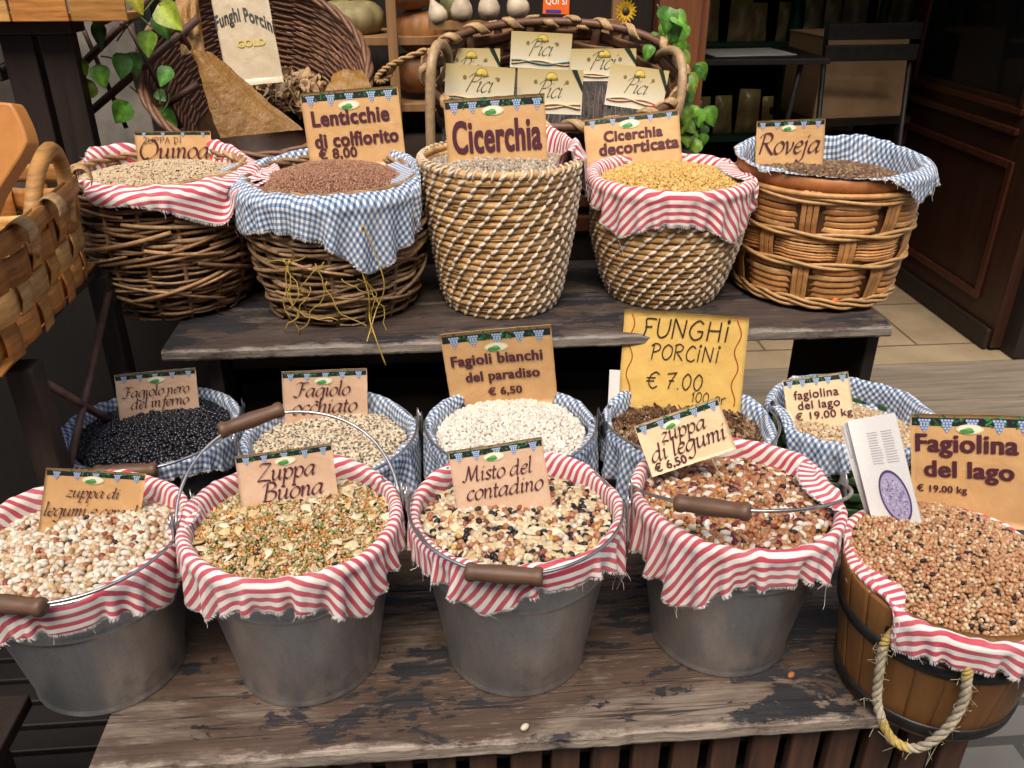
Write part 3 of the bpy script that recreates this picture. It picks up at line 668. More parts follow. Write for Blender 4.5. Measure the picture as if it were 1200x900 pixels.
# ------------------------------------------------------------------ buckets
def bucket(name, label, loc, yaw, R, Rb, H, mt, bail, tilt=0, group=None, grip=True, bail_shift=0):
    root = empty(name, loc, yaw, label, 'bucket', group)
    if tilt: root.rotation_euler = (0, tilt, yaw)
    rad = lambda z: Rb+(R-Rb)*z/H
    p = [(0, .012), (Rb-.006, .012), (Rb-.003, .001), (Rb+.0025, 0), (Rb+.0035, .004), (Rb+.0015, .009)]
    for z in np.linspace(.014, H-.092, 8): p.append((rad(z), z))
    for k in range(7): z = H-.088+k*.003; p.append((rad(z)+.0032*sin(pi*k/6)**2, z))
    p.append((rad(H-.03), H-.03)); p.append((rad(H-.012), H-.012))
    for k in range(9): a = -pi/2+k*pi*1.25/8; p.append((R+.0005+.0045*cos(a)*.9, H-.004+.0045*sin(a)))
    p += [(R-.0035, H-.006), (rad(H*.7)-.002, H*.7), (rad(.03)-.002, .03), (0, .0165)]
    b = MB(); lathe(b, p, 96)
    sv = np.linspace(.012, H-.012, 10)
    b.build('bucket_body', mt, root)
    sm = MB(); tube(sm, [((rad(z)+.0006)*sin(.5), (rad(z)+.0006)*cos(.5), z) for z in sv], .0022, 6); sm.build('seam', mt, root)
    for s in (-1, 1):
        e = MB(); pl = []
        for a in np.linspace(0, 2*pi, 20, endpoint=False): pl.append((.016*cos(a)*(1.2 if sin(a) < 0 else .85), .024*sin(a)))
        v = [(s*(R+.010+.001*k), x, H+.006+y) for k in (0, 2) for x, y in pl]; nn = 20
        e.add(v, [tuple(range(nn))[::-1], tuple(range(nn, 2*nn))]+[(k, (k+1) % nn, nn+(k+1) % nn, nn+k) for k in range(nn)])
        tube(e, [(s*(R+.014), .006*cos(a), H+.014+.006*sin(a)) for a in np.linspace(0, 2*pi, 12, endpoint=False)], .0018, 6, closed=True)
        e.build('ear', mt, root)
    if bail is not None:
        ca, sa = cos(bail), sin(bail); Rx = R+.006; ry = R+.018; t = np.linspace(0, pi, 60)
        wob = .002*np.sin(t*3)
        pts = np.stack([Rx*np.cos(t)*(1+.02*np.sin(t)), -(ry*np.sin(t))*ca, H+.012+(ry*np.sin(t))*sa+wob], 1)
        w_ = MB(); hook = [np.array([Rx-.014, 0, H+.004]), np.array([Rx-.010, 0, H+.012])]
        full = np.concatenate([[(Rx+.004, .0, H-.002)], pts, [(-Rx-.004, 0, H-.002)]])
        tube(w_, full, .0026, 8); bo = w_.build('bail', M['wire'], root)
        if grip:
            mid = pts[30+bail_shift]; L = .05; g = MB(); prof = [(0, -L), (.0105, -L), (.0125, -L+.003), (.0128, -L+.009), (.0108, -L+.014), (.0112, -L*.5), (.0128, 0), (.0112, L*.5), (.0108, L-.014), (.0128, L-.009), (.0125, L-.003), (.0105, L), (0, L)]
            lathe(g, prof, 24); v = g.V[0]; tx = pts[32+bail_shift]-pts[28+bail_shift]; tx /= np.linalg.norm(tx)
            if tx[0] < 0: tx = -tx
            n1 = np.cross(tx, [0, 0, 1]); n1 /= np.linalg.norm(n1); n2 = np.cross(tx, n1)
            g.V[0] = v[:, 2:3]*np.array([[1., 0, 0]])+v[:, 0:1]*np.array([[0, 1., 0]])+v[:, 1:2]*np.array([[0, 0, 1.]])
            go = g.build('wooden_grip', M['grip'], bo); Rm = np.eye(4); Rm[:3, 0] = tx; Rm[:3, 1] = -n1 if n1[1] < 0 else n1; Rm[:3, 2] = np.cross(Rm[:3, 0], Rm[:3, 1]); Rm[:3, 3] = mid
            go.matrix_local = Matrix(Rm.tolist())
    return root

BR, BB, BH = .150, .107, .272
front = [(-.545, 1.04), (-.236, 1.033), (.091, 1.025), (.425, 1.036)]
mids = [(-.548, 1.402), (-.221, 1.355), (.109, 1.362), (.440, 1.345), (.745, 1.335)]
TUB = (.706, .905)
zf_ = LZ; MH = .215; MR = .152
fc = [(x, y, LZ, LZ+BH-(.022 if x < -.4 else 0), BB, BR+.003) for x, y in front]; mc = [(x, y, LZ, LZ+MH, .115, MR+.003) for x, y in mids]
TR_, TB_, TH_ = .150, .122, .215
tc = (TUB[0], TUB[1], LZ, LZ+TH_, TB_, TR_+.004)
RED, BLU = 'red striped cloth liners', 'blue gingham cloth liners'
G_Z = 'galvanised buckets in the front row'
bucket('zinc_bucket', 'galvanised bucket overhanging the left end of the low shelf', (*front[0], LZ), radians(20), BR, BB, BH-.022, M['zinc'], radians(2), 0, G_Z, bail_shift=9)
bucket('zinc_bucket', 'galvanised bucket of green and orange soup mix with its handle raised', (*front[1], LZ), radians(10), BR, BB, BH, M['zinc'], radians(153), 0, G_Z, bail_shift=5)
bucket('zinc_bucket', 'galvanised bucket of mixed beans below the MISTO DEL CONTADINO card', (*front[2], LZ), radians(-9), BR, BB, BH, M['zinc'], radians(1), 0, G_Z, bail_shift=0)
bucket('zinc_bucket', 'galvanised bucket of brown borlotti mix with its handle lying across the beans', (*front[3], LZ), radians(-3), BR, BB, BH, M['zinc'], radians(23), 0, G_Z, bail_shift=9)
G_M = 'buckets in the second row'
bucket('dark_bucket', 'dark bucket full of black beans', (*mids[0], LZ), radians(16), MR, .115, MH, M['dark_zinc'], radians(2), 0, G_M, bail_shift=4)
bucket('zinc_bucket', 'bucket of black eyed beans lined with blue gingham', (*mids[1], LZ), radians(10), MR, .115, MH, M['zinc'], radians(0), 0, G_M, bail_shift=0)
bucket('zinc_bucket', 'bucket of round white beans lined with blue gingham', (*mids[2], LZ), radians(-2), MR, .115, MH, M['dark_zinc'], radians(0), 0, G_M, bail_shift=6)
bucket('zinc_bucket', 'bucket of dried mushroom mix behind the yellow handwritten card', (*mids[3], LZ), radians(4), MR, .115, MH, M['dark_zinc'], radians(3), 0, G_M, grip=False)

zt = LZ+BH; zm = LZ+MH
drape('striped_cloth', 'red striped cloth in the leftmost galvanised bucket', 'stripe', front[0], zt-.022, BR+.003, .046, (.236, .238), radians(16), (0, -.004), [fc[0], fc[1], mc[0]], 1, (-.9, -.392), group=RED)
drape('striped_cloth', 'red striped cloth under the green and orange soup mix', 'stripe', front[1], zt, BR+.003, .046, (.250, .240), radians(-3), (0, -.006), [fc[1], fc[0], fc[2], mc[1]], 2, (-.392, -.073), group=RED)
drape('striped_cloth', 'red striped cloth with a ragged fringe under the MISTO DEL CONTADINO mix', 'stripe', front[2], zt, BR+.003, .048, (.256, .242), radians(24), (.006, .010), [fc[2], fc[1], fc[3], mc[2]], 3, (-.071, .257), group=RED)
drape('striped_cloth', 'red striped cloth around the brown borlotti mix', 'stripe', front[3], zt, BR+.003, .046, (.264, .242), radians(5), (-.014, -.010), [fc[3], fc[2], mc[3], tc], 4, (.259, .572), group=RED)
drape('gingham_cloth', 'blue gingham cloth tucked inside the rim of the black bean bucket', 'gingham', mids[0], zm, MR+.003, .036, (.200, .208), radians(24), (.012, -.006), [mc[0]], 5, (-.80, -.382), group=BLU, steps=80)
drape('gingham_cloth', 'blue gingham cloth hanging from the black eyed bean bucket', 'gingham', mids[1], zm, MR+.003, .04, (.262, .266), radians(32), (.01, 0), [mc[1], fc[1], fc[2], mc[0]], 6, (-.378, -.058), group=BLU)
drape('gingham_cloth', 'blue gingham cloth hanging from the round white bean bucket', 'gingham', mids[2], zm, MR+.003, .034, (.26, .26), radians(14), (0, -.005), [mc[2], fc[2], mc[3]], 7, (-.054, .272), group=BLU)
drape('gingham_cloth', 'blue gingham cloth hanging from the dried mushroom bucket', 'gingham', mids[3], zm, MR+.003, .04, (.26, .26), radians(-12), (0, -.01), [mc[3], fc[3], mc[2]], 8, (.276, .594), group=BLU)
drape('gingham_cloth', 'blue gingham cloth in the small green basket', 'gingham', mids[4], zm+.012, .148, .05, (.240, .25), radians(8), (.0, .022), [(*mids[4], LZ, zm+.012, .11, .148), tc], 9, (.598, 1.1), group=BLU)
drape('striped_cloth', 'red striped cloth rumpled round the rim of the wooden tub', 'stripe', TUB, LZ+TH_, TR_+.004, .03, (.226, .226), radians(-20), (.0, .0), [tc, fc[3], (*mids[4], LZ, zm, .11, .148)], 10, (.575, 1.3), group=RED)

# seeds ------------------------------------------------------------
cream = [(.62, .48, .31), (.66, .54, .38), (.57, .42, .26)]; whit = [(.74, .67, .55), (.70, .62, .49), (.76, .70, .60)]
tan = [(.52, .32, .16), (.56, .37, .20), (.47, .27, .13)]; red = [(.30, .085, .045), (.35, .12, .06), (.26, .07, .04)]; blk = [(.012, .012, .016), (.018, .015, .02)]
rosy = [(.40, .17, .085), (.36, .13, .065), (.46, .23, .13)]
R1 = BR-.013
heap('mixed_beans', 'white and tan bean mix in the leftmost galvanised bucket', 'beans', (*front[0], zt-.022), R1, dome(R1, -.021, .019, (0, -.075), 1), [(5, (.0072, .0046, .0042), .12, whit, {}), (5, (.0048, .0045, .0044), 0, cream+[(.62, .42, .28)], {}), (2.2, (.0062, .0044, .004), .1, rosy+tan, {}), (.9, (.0075, .0048, .0042), .1, red+tan, {}), (.12, (.005, .0042, .004), 0, blk, {})], .0078, 11)
heap('soup_mix', 'green and orange soup mix of split peas, lentils and pale flakes', 'pulses', (*front[1], zt), R1, dome(R1, -.018, .018, (0, -.065), 2), [(7, (.0026, .0026, .0015), 0, [(.62, .25, .06), (.66, .30, .09)], {'ico': 1}), (4, (.0030, .0029, .0024), 0, [(.24, .26, .07), (.30, .30, .11), (.20, .22, .06)], {'ico': 1}), (6, (.0036, .0027, .0024), 0, cream+[(.58, .38, .2)], {'ico': 1}), (.7, (.0032, .003, .0026), 0, [(.12, .06, .05)]+blk, {'ico': 1}), (.42, (.0098, .0070, .0016), 0, [(.74, .60, .36), (.70, .50, .24), (.78, .68, .50)], {'tilt': .2, 'roll': 0, 'warp': .12, 'lift': .002})], .0046, 12)
heap('mixed_beans', 'large pale bean mix with black beans below the MISTO DEL CONTADINO card', 'beans', (*front[2], zt), R1, dome(R1, -.023, .017, (0, -.08), 3), [(3.2, (.0098, .0072, .0030), 0, [(.72, .56, .34), (.68, .50, .28), (.74, .62, .42)], {'tilt': .3, 'roll': 0, 'warp': .1}), (4, (.0050, .0047, .0045), 0, cream+whit, {}), (2, (.0056, .0050, .0048), 0, rosy, {}), (2.1, (.0066, .0046, .0042), .1, blk, {}), (.7, (.0060, .0042, .004), .1, [(.62, .36, .08)]+red, {})], .0086, 13)
heap('borlotti_mix', 'brown borlotti mix with white and dark red kidney beans', 'beans', (*front[3], zt), R1, dome(R1, -.021, .017, (0, -.075), 4), [(7, (.0062, .0044, .0041), .1, [(.42, .175, .08), (.36, .13, .055), (.50, .24, .12), (.40, .20, .11)], {}), (1.5, (.0086, .0052, .0047), .14, whit, {}), (.9, (.0085, .005, .0045), .15, [(.12, .015, .025), (.16, .03, .03)], {}), (1.2, (.0042, .0040, .0038), 0, cream+[(.34, .30, .12)], {}), (.6, (.0065, .0046, .0042), .1, blk, {}), (1, (.0052, .004, .0038), .1, [(.52, .25, .05)], {})], .0076, 14)
R2 = MR-.015
heap('black_beans', 'glossy black beans filling the dark bucket', 'beans', (*mids[0], zm), R2, dome(R2, -.010, .022, (.03, -.03), 5), [(1, (.0054, .0037, .0034), .1, [(.010, .010, .016), (.014, .014, .02)], {})], .0068, 15, 'bean_shiny')
heap('black_eyed_beans', 'cream beans each with a black eye spot', 'beans', (*mids[1], zm), R2, dome(R2, -.024, .022, (0, -.06), 6), [(1, (.0050, .0038, .0036), .06, [(.70, .58, .42), (.74, .64, .48), (.66, .52, .36)], {'eye': 1})], .0066, 16)
heap('white_beans', 'small round white beans heaped in the middle bucket', 'beans', (*mids[2], zm), R2, dome(R2, -.018, .024, (0, -.04), 7), [(1, (.0043, .0038, .0036), 0, [(.78, .72, .62), (.82, .77, .69), (.74, .67, .56)], {'ico': 2})], .0066, 17)
heap('mushroom_mix', 'dried mushroom and grain mix behind the yellow handwritten card', 'dried mix', (*mids[3], zm), R2, dome(R2, -.026, .016, (0, -.05), 8), [(5, (.0075, .0052, .0011), 0, [(.40, .27, .14), (.30, .17, .09), (.52, .40, .26)], {'warp': .45, 'tilt': .8}), (4, (.0038, .0022, .002), 0, cream+tan, {}), (2.2, (.0105, .0065, .0013), 0, [(.13, .06, .035), (.20, .10, .05)], {'warp': .5, 'tilt': .8, 'lift': .002})], .0056, 18, 'mushroom')
heap('small_beans', 'pale small beans in the green basket', 'beans', (*mids[4], zm+.012), .134, dome(.134, -.046, .014, (0, -.02), 9), [(1, (.0040, .0033, .0031), 0, [(.56, .38, .22), (.62, .46, .29), (.48, .30, .16), (.68, .56, .40)], {})], .0056, 19)
heap('brown_beans', 'tiny tan and brown lake beans heaped in the wooden tub', 'beans', (*TUB, LZ+TH_), TR_-.010, dome(TR_, -.006, .036, (.02, .12), 10), [(9, (.0042, .0035, .0033), 0, [(.50, .27, .13), (.56, .34, .18), (.44, .21, .10), (.52, .24, .12)], {}), (2, (.0040, .0034, .0032), 0, [(.68, .52, .34)], {}), (.8, (.0040, .0034, .0032), 0, blk+[(.10, .03, .03)], {})], .0056, 20)

# ------------------------------------------------------------------ baskets of the upper row
ub = {'q': (-.565, 1.765), 'l': (-.215, 1.715), 'c': (.118, 1.70), 'd': (.468, 1.722), 'r': (.805, 1.725)}
def shade(r, base, lo=.7, hi=1.2): return np.array(base)*r.uniform(lo, hi)
def willow(name, label, c, prof, H, seed, pal, rows=36, stray=44, group=None):
    root = empty(name, (*c, UZ), 0, label, 'basket', group); r = rng(seed)
    zs = np.array([p[0] for p in prof]); rs = np.array([p[1] for p in prof]); Rz = lambda z: np.interp(z, zs*H, rs)
    b = MB(); ns = 16
    for i in range(rows):
        z0 = .006+(H-.014)*i/(rows-1); a = r.uniform(0, 6.3); end = a+2*pi
        while a < end:
            L = r.uniform(.9, 2.4); t = np.linspace(a, a+L, 30); rr = r.uniform(.0023, .0047)*(1.25 if r.uniform() < .15 else 1)
            sl = r.normal(0, .0095); zz = np.clip(z0+sl*(t-a-L/2)+.0022*np.sin(t*r.uniform(2, 5)+r.uniform(0, 6)), .004, H+.004)
            wv = .0058*np.sin(ns/2*t+pi*(i % 2))+r.normal(0, .0018)
            ra = Rz(zz)+wv; tap = rr*np.clip(np.minimum((t-a)/.12, (a+L-t)/.12), .55, 1)
            tube(b, np.stack([ra*np.cos(t), ra*np.sin(t), zz], 1), tap, 6, col=shade(r, pal[r.integers(len(pal))])); a += L*.93
    for k in range(stray):
        a = r.uniform(0, 6.3); L = r.uniform(.5, 1.5); t = np.linspace(a, a+L, 22); z0 = r.uniform(.02, H*.95); sl = r.choice([-1, 1])*r.uniform(.01, .06)
        zz = np.clip(z0+sl*(t-a), .006, H); ra = Rz(zz)+.0075+.003*np.sin(np.linspace(0, pi, 22))
        tube(b, np.stack([ra*np.cos(t), ra*np.sin(t), zz], 1), r.uniform(.0028, .0048), 6, col=shade(r, pal[r.integers(len(pal))], .8, 1.35))
    b.build('wicker_wall', M['willow'], root)
    s = MB()
    for k in range(ns):
        a = 2*pi*k/ns; zz = np.linspace(0, H+.012, 14); ra = Rz(zz); tube(s, np.stack([ra*cos(a), ra*sin(a), zz], 1), .0042, 6, col=shade(r, pal[0], .6, .9))
    s.build('wicker_stakes', M['willow'], root)
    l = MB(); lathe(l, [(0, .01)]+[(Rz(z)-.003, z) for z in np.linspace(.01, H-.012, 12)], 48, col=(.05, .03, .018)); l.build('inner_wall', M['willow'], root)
    q = MB()
    for k in range(3):
        t = np.linspace(0, 2*pi, 120); ra = Rz(H)+.007*np.sin(9*t+k*2.1); tube(q, np.stack([ra*np.cos(t), ra*np.sin(t), H+.004+.005*np.cos(9*t+k*2.1)], 1), .0048, 6, col=shade(r, pal[k % len(pal)], .8, 1.1))
    q.build('rim', M['willow'], root); return root
P1 = [(.48, .27, .135), (.36, .195, .095), (.56, .35, .19), (.26, .14, .07), (.45, .28, .16)]
P2 = [(.40, .24, .125), (.29, .17, .09), (.48, .31, .17), (.20, .12, .065), (.40, .26, .155)]
QH, LH, CH, DH, RH = .27, .262, .305, .255, .265
willow('willow_basket', 'rustic brown willow basket, roundest and leftmost of the tall row', ub['q'], [(0, .132), (.25, .160), (.6, .173), (1, .165)], QH, 31, P1)
willow('willow_basket', 'dark rustic willow basket with loose yellow raffia hanging on it', ub['l'], [(0, .140), (.3, .163), (.7, .176), (1, .168)], LH, 32, P2)
# raffia
b = MB(); r = rng(8); lx, ly = ub['l']
for k in range(12):
    a = -pi/2+r.uniform(-.5, .35); z = UZ+LH*r.uniform(.36, .62); L = r.uniform(.06, .22); pts = []; p = np.array([lx+.184*cos(a), ly+.184*sin(a), z]); dv = np.array([r.normal(0, .3), -.1, -.6])
    for j in range(14):
        pts.append(p.copy()); dv = dv*.8+np.array([r.normal(0, .35), 0, r.normal(-.12, .25)]); dv /= np.linalg.norm(dv); p = p+dv*L/13
        q = p[:2]-np.array([lx, ly]); m_ = np.hypot(*q); p[:2] = np.array([lx, ly])+q/m_*max(.180, min(m_, .19))
    tube(b, pts, .0011, 5, col=shade(r, (.62, .42, .08)))
pts = smooth_path([on_y(425, 262, ly-.19), on_y(420, 300, ly-.192), on_y(432, 345, ly-.19), on_y(433, 372, ly-.175), on_y(438, 390, 1.47), on_y(452, 428, 1.47)], 30); tube(b, pts, .0013, 5, col=(.62, .42, .08))
pts = smooth_path([on_y(425, 262, ly-.19), on_y(450, 330, ly-.191), on_y(440, 366, ly-.175), on_y(430, 400, 1.47)], 30); tube(b, pts, .0011, 5, col=(.66, .46, .1))
tag(b.build('raffia', M['straw']), 'loose yellow raffia strands tangled on the dark willow basket', 'raffia')

def coil(name, label, c, prof, H, n, seed, shift, group):
    root = empty(name, (*c, UZ), 0, label, 'basket', group); r = rng(seed); h = H/n
    zs = np.array([p[0] for p in prof]); rs = np.array([p[1] for p in prof]); Rz = lambda z: np.interp(z, zs*H, rs)
    b = MB(); T = 120; t = np.linspace(0, 2*pi, T, endpoint=False)
    for i in range(n):
        z = (i+.5)*h; ph = r.uniform(0, 6, 4); rr = h*.56*(1+.05*np.sin(t*9+ph[0])+.05*np.sin(t*23+ph[1]))
        R = Rz(z)+.0012*np.sin(t*5+ph[2]); cc = np.array([.74, .44, .185])*r.uniform(.85, 1.12)
        col = cc[None]*(1+.16*np.sin(t*13+ph[3])[:, None]+r.normal(0, .10, (T, 1)))
        tube(b, np.stack([R*np.cos(t), R*np.sin(t), z+.0012*np.sin(t*4+ph[3])], 1), rr, 8, closed=True, col=np.repeat(col, 8, 0))
        for k in range(10):                                     # stray straws lying along the coil
            a = r.uniform(0, 6.3); tt = np.linspace(a, a+r.uniform(.2, .5), 8); o = r.uniform(-.7, .7); R2_ = Rz(z)+h*.56*sqrt(1-o*o)+.0004
            tube(b, np.stack([R2_*np.cos(tt), R2_*np.sin(tt), z+h*.56*o+.001*np.linspace(-1, 1, 8)], 1), .0009, 4, col=shade(r, (.58, .36, .15), .5, 1.2))
    b.build('straw_coils', M['straw'], root)
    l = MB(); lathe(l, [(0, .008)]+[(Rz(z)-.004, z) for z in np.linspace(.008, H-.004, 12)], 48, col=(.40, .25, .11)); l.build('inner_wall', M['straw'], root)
    s = MB(); m_ = 30
    for i in range(n):
        z = (i+.5)*h; u = np.linspace(-1, 1, 8)
        for k in range(m_):
            a0 = 2*pi*k/m_+i*shift+r.normal(0, .010); cr2 = h*.56+.0010
            lean = .040+r.normal(0, .008); aa = a0+u*lean; zz = z+u*h*.44; R = Rz(z)+cr2*np.sqrt(1-(u*.82)**2)
            tube(s, np.stack([R*np.cos(aa), R*np.sin(aa), zz], 1), .0019+.0019*(1-u**2), 6, col=shade(r, (.82, .70, .56), .85, 1.1))
    z = H-.5*h; th = np.linspace(-2.6, 2.6, 12)
    for k in range(58):
        a0 = 2*pi*k/58; aa = a0+.03*np.linspace(-1, 1, 12); R = Rz(z)+(h*.56+.0014)*np.cos(th*.8); zz = z+(h*.56+.0014)*np.sin(th*.8)
        tube(s, np.stack([R*np.cos(aa), R*np.sin(aa), zz], 1), .0028, 6, col=shade(r, (.74, .60, .44), .8, 1.1))
    s.build('pale_stitching', M['straw'], root); return root
GC = 'coiled straw baskets with white stitches'
coil('straw_basket', 'tall coiled straw basket with white stitches and an uncovered rim', ub['c'], [(0, .108), (.1, .120), (.5, .140), (1, .157)], CH, 23, 41, .070, GC)
coil('straw_basket', 'shorter coiled straw basket with red striped cloth over its front', ub['d'], [(0, .108), (.15, .126), (.5, .150), (1, .158)], DH, 20, 42, .075, GC)

# split cane basket
root = empty('cane_basket', (*ub['r'], UZ), .12, 'orange split cane basket with braided bands, rightmost of the tall row', 'basket'); r = rng(51); H = RH
Rz = lambda z: np.interp(z, [0, .05*H, .3*H, H], [.146, .158, .170, .183]); ns = 14
cane = [(.60, .26, .08), (.66, .31, .105), (.52, .205, .058), (.70, .38, .15)]
b = MB()
secs = [(.030, .098, 0), (.112, .160, 1), (.172, .232, 0)]
T = 200; t = np.linspace(0, 2*pi, T)
for (z0, z1, flip) in secs:
    n = 5 if not flip else 8
    for i in range(n):
        z = z0+(z1-z0)*(i+.5)/n
        wv = .0052*np.tanh(2.2*np.cos(ns/2*t+pi*flip+r.normal(0, .05))); zz = z+.0012*np.sin(t*3+r.uniform(0, 6)); R = Rz(z)+wv
        P = np.stack([R*np.cos(t), R*np.sin(t), zz], 1)
        base_c = cane[r.integers(4)]; col = np.array(base_c)*(1+.18*np.sin(t*r.uniform(2, 6)+r.uniform(0, 6)))[:, None]
        if flip: tube(b, P, (z1-z0)/n*.52*(1+.12*np.sin(t*60)), 6, col=np.repeat(col, 6, 0)*np.array([1.1, 1.15, 1.2]))
        else: ribbon(b, P, (0, 0, 1), (z1-z0)/n*.94, .0026, col=np.repeat(col, 8, 0))
b.build('cane_weave', M['split'], root)
s = MB()
for k in range(ns):
    a = 2*pi*(k+.0)/ns
    for e in (-1, 0, 1):
        zz = np.linspace(.012, H-.012, 50); sec = np.where((zz > .105) & (zz < .166), 1, 0)
        wv = .0052*np.where(sec == 1, -1, 1)*np.cos(ns/2*a); wv = np.convolve(np.pad(wv, 4, 'edge'), np.ones(9)/9, 'valid')
        R = Rz(zz)-wv+.0005; aa = a+e*.0105/.17
        ribbon(s, np.stack([R*np.cos(aa), R*np.sin(aa), zz], 1), (-sin(a), cos(a), 0), .0098, .003, col=shade(r, cane[1], .8, 1.1))
s.build('cane_stakes', M['split'], root)
w = MB()
for zc, k_, rr in ((.104, 9, .0048), (.166, 9, .0046), (.236, 7, .0046), (.016, 16, .0052), (.026, 16, .0048)):
    for k in range(2): R = Rz(zc)+.0075+.003*np.sin(k_*.55*t+pi*k); tube(w, np.stack([R*np.cos(t), R*np.sin(t), zc+.0045*np.cos(k_*.55*t+pi*k)], 1), rr*.82, 6, col=shade(r, (.60, .34, .14), .85, 1.1))
R = Rz(.251)+.0075; tube(w, np.stack([R*np.cos(t), R*np.sin(t), .247+.001*np.sin(t*3)], 1), .0056, 8, col=(.60, .31, .11))
w.build('braided_band', M['split'], root)
w = MB(); lathe(w, [(Rz(.25)-.004, .25), (Rz(.255)+.0035, .250), (Rz(.26)+.005, .262), (Rz(.27)+.0045, .276), (Rz(.27), .278), (Rz(.27)-.003, .274)], 72, col=(.46, .16, .045)); w.build('rim', M['split'], root)
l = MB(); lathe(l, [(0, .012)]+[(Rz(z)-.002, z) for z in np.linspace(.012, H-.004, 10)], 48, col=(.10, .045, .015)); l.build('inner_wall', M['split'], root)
RH = .278
b = MB(); lathe(b, [(0, -.006), (.006, -.005), (.0075, 0), (.006, .005), (0, .006)], 14, col=(.75, .16, .015)); o = b.build('plastic_button', M['paint']); o.location = on_y(978, 352, 1.725-.165); o.rotation_euler = (pi/2-.2, 0, 0)
tag(o, 'small orange plastic button on the foot of the cane basket', 'button')

uq = {k: (*v, UZ) for k, v in ub.items()}
zq, zl, zc, zd, zr = UZ+QH+.006, UZ+LH+.006, UZ+CH, UZ+DH, UZ+RH
def bcol(c, H, r0, r1, ex=.006): return (*c, UZ, UZ+H, r0+ex, r1+ex)
qb, lb, cb, db, rbk = bcol(ub['q'], QH, .15, .178, .013), bcol(ub['l'], LH, .158, .182, .013), bcol(ub['c'], CH, .115, .157), bcol(ub['d'], DH, .112, .160, .010), bcol(ub['r'], RH, .16, .188, .010)
drape('striped_cloth', 'red striped cloth with one corner hanging from the leftmost willow basket', 'stripe', ub['q'], zq, .172, .030, (.27, .25), radians(14), (.085, .012), [qb, lb], 21, (-1, -.3), floor=UZ, group=RED, rise=.022, riseang=100)
drape('gingham_cloth', 'large blue gingham cloth hanging over the front of the dark willow basket', 'gingham', ub['l'], zl, .176, .030, (.274, .266), radians(-22), (.016, -.022), [lb, qb, cb], 22, (-.44, -.04), floor=UZ, group=BLU, rise=.012)
drape('striped_cloth', 'small red striped cloth showing at the back of the uncovered straw basket', 'stripe', ub['c'], zc, .150, .05, (.17, .19), radians(20), (.085, .055), [cb, db], 23, (-.1, .36), floor=UZ, group=RED, steps=70, rise=.02, riseang=30)
drape('striped_cloth', 'red striped cloth folded over the front of the shorter straw basket', 'stripe', ub['d'], zd, .162, .034, (.236, .238), radians(-6), (.0, -.022), [db, cb, rbk], 24, (.285, .635), floor=UZ, group=RED)
drape('gingham_cloth', 'blue gingham cloth spilling over the right of the orange cane basket', 'gingham', ub['r'], zr, .186, .046, (.258, .256), radians(-16), (.026, .016), [rbk, db], 25, (.60, 1.2), floor=UZ, group=BLU, rise=.012)
R3 = .16
heap('quinoa', 'pale quinoa with black grains in the leftmost willow basket', 'grain', (*ub['q'], zq), .162, dome(.16, -.018, .022, (0, -.03), 21), [(9, (.0030, .0024, .0022), 0, [(.62, .47, .30), (.68, .54, .37), (.56, .40, .24)], {'ico': 1}), (.8, (.0032, .0022, .002), 0, blk+[(.10, .06, .04)], {'ico': 1})], .0043, 31)
heap('lentils', 'reddish brown lentils heaped on the large blue gingham cloth', 'lentils', (*ub['l'], zl), .158, dome(.16, -.016, .036, (.0, -.02), 22), [(1, (.0027, .0026, .0016), 0, [(.33, .15, .085), (.40, .20, .12), (.28, .12, .07), (.44, .25, .16)], {'ico': 1})], .0040, 32)
heap('cicerchia_seeds', 'greyish angular seeds in the uncovered straw basket', 'pulses', (*ub['c'], zc), .146, dome(.146, -.022, .020, (0, -.02), 23), [(1, (.0048, .0042, .0034), 0, [(.44, .36, .27), (.36, .28, .2), (.54, .46, .37)], {'ico': 1})], .0066, 33)
heap('split_seeds', 'yellow split seeds in the shorter straw basket', 'pulses', (*ub['d'], zd), .150, dome(.15, -.014, .028, (0, -.02), 24), [(1, (.0044, .0038, .0024), 0, [(.70, .44, .13), (.76, .52, .20), (.64, .38, .10)], {'ico': 1})], .0056, 34)
heap('field_peas', 'dark brown field peas in the orange cane basket', 'pulses', (*ub['r'], zr), .172, dome(.17, -.040, .016, (0, -.02), 25), [(3, (.0040, .0037, .0036), 0, [(.16, .08, .045), (.11, .055, .035), (.20, .11, .06)], {}), (1, (.0040, .0037, .0036), 0, [(.34, .22, .11)], {})], .0058, 35)

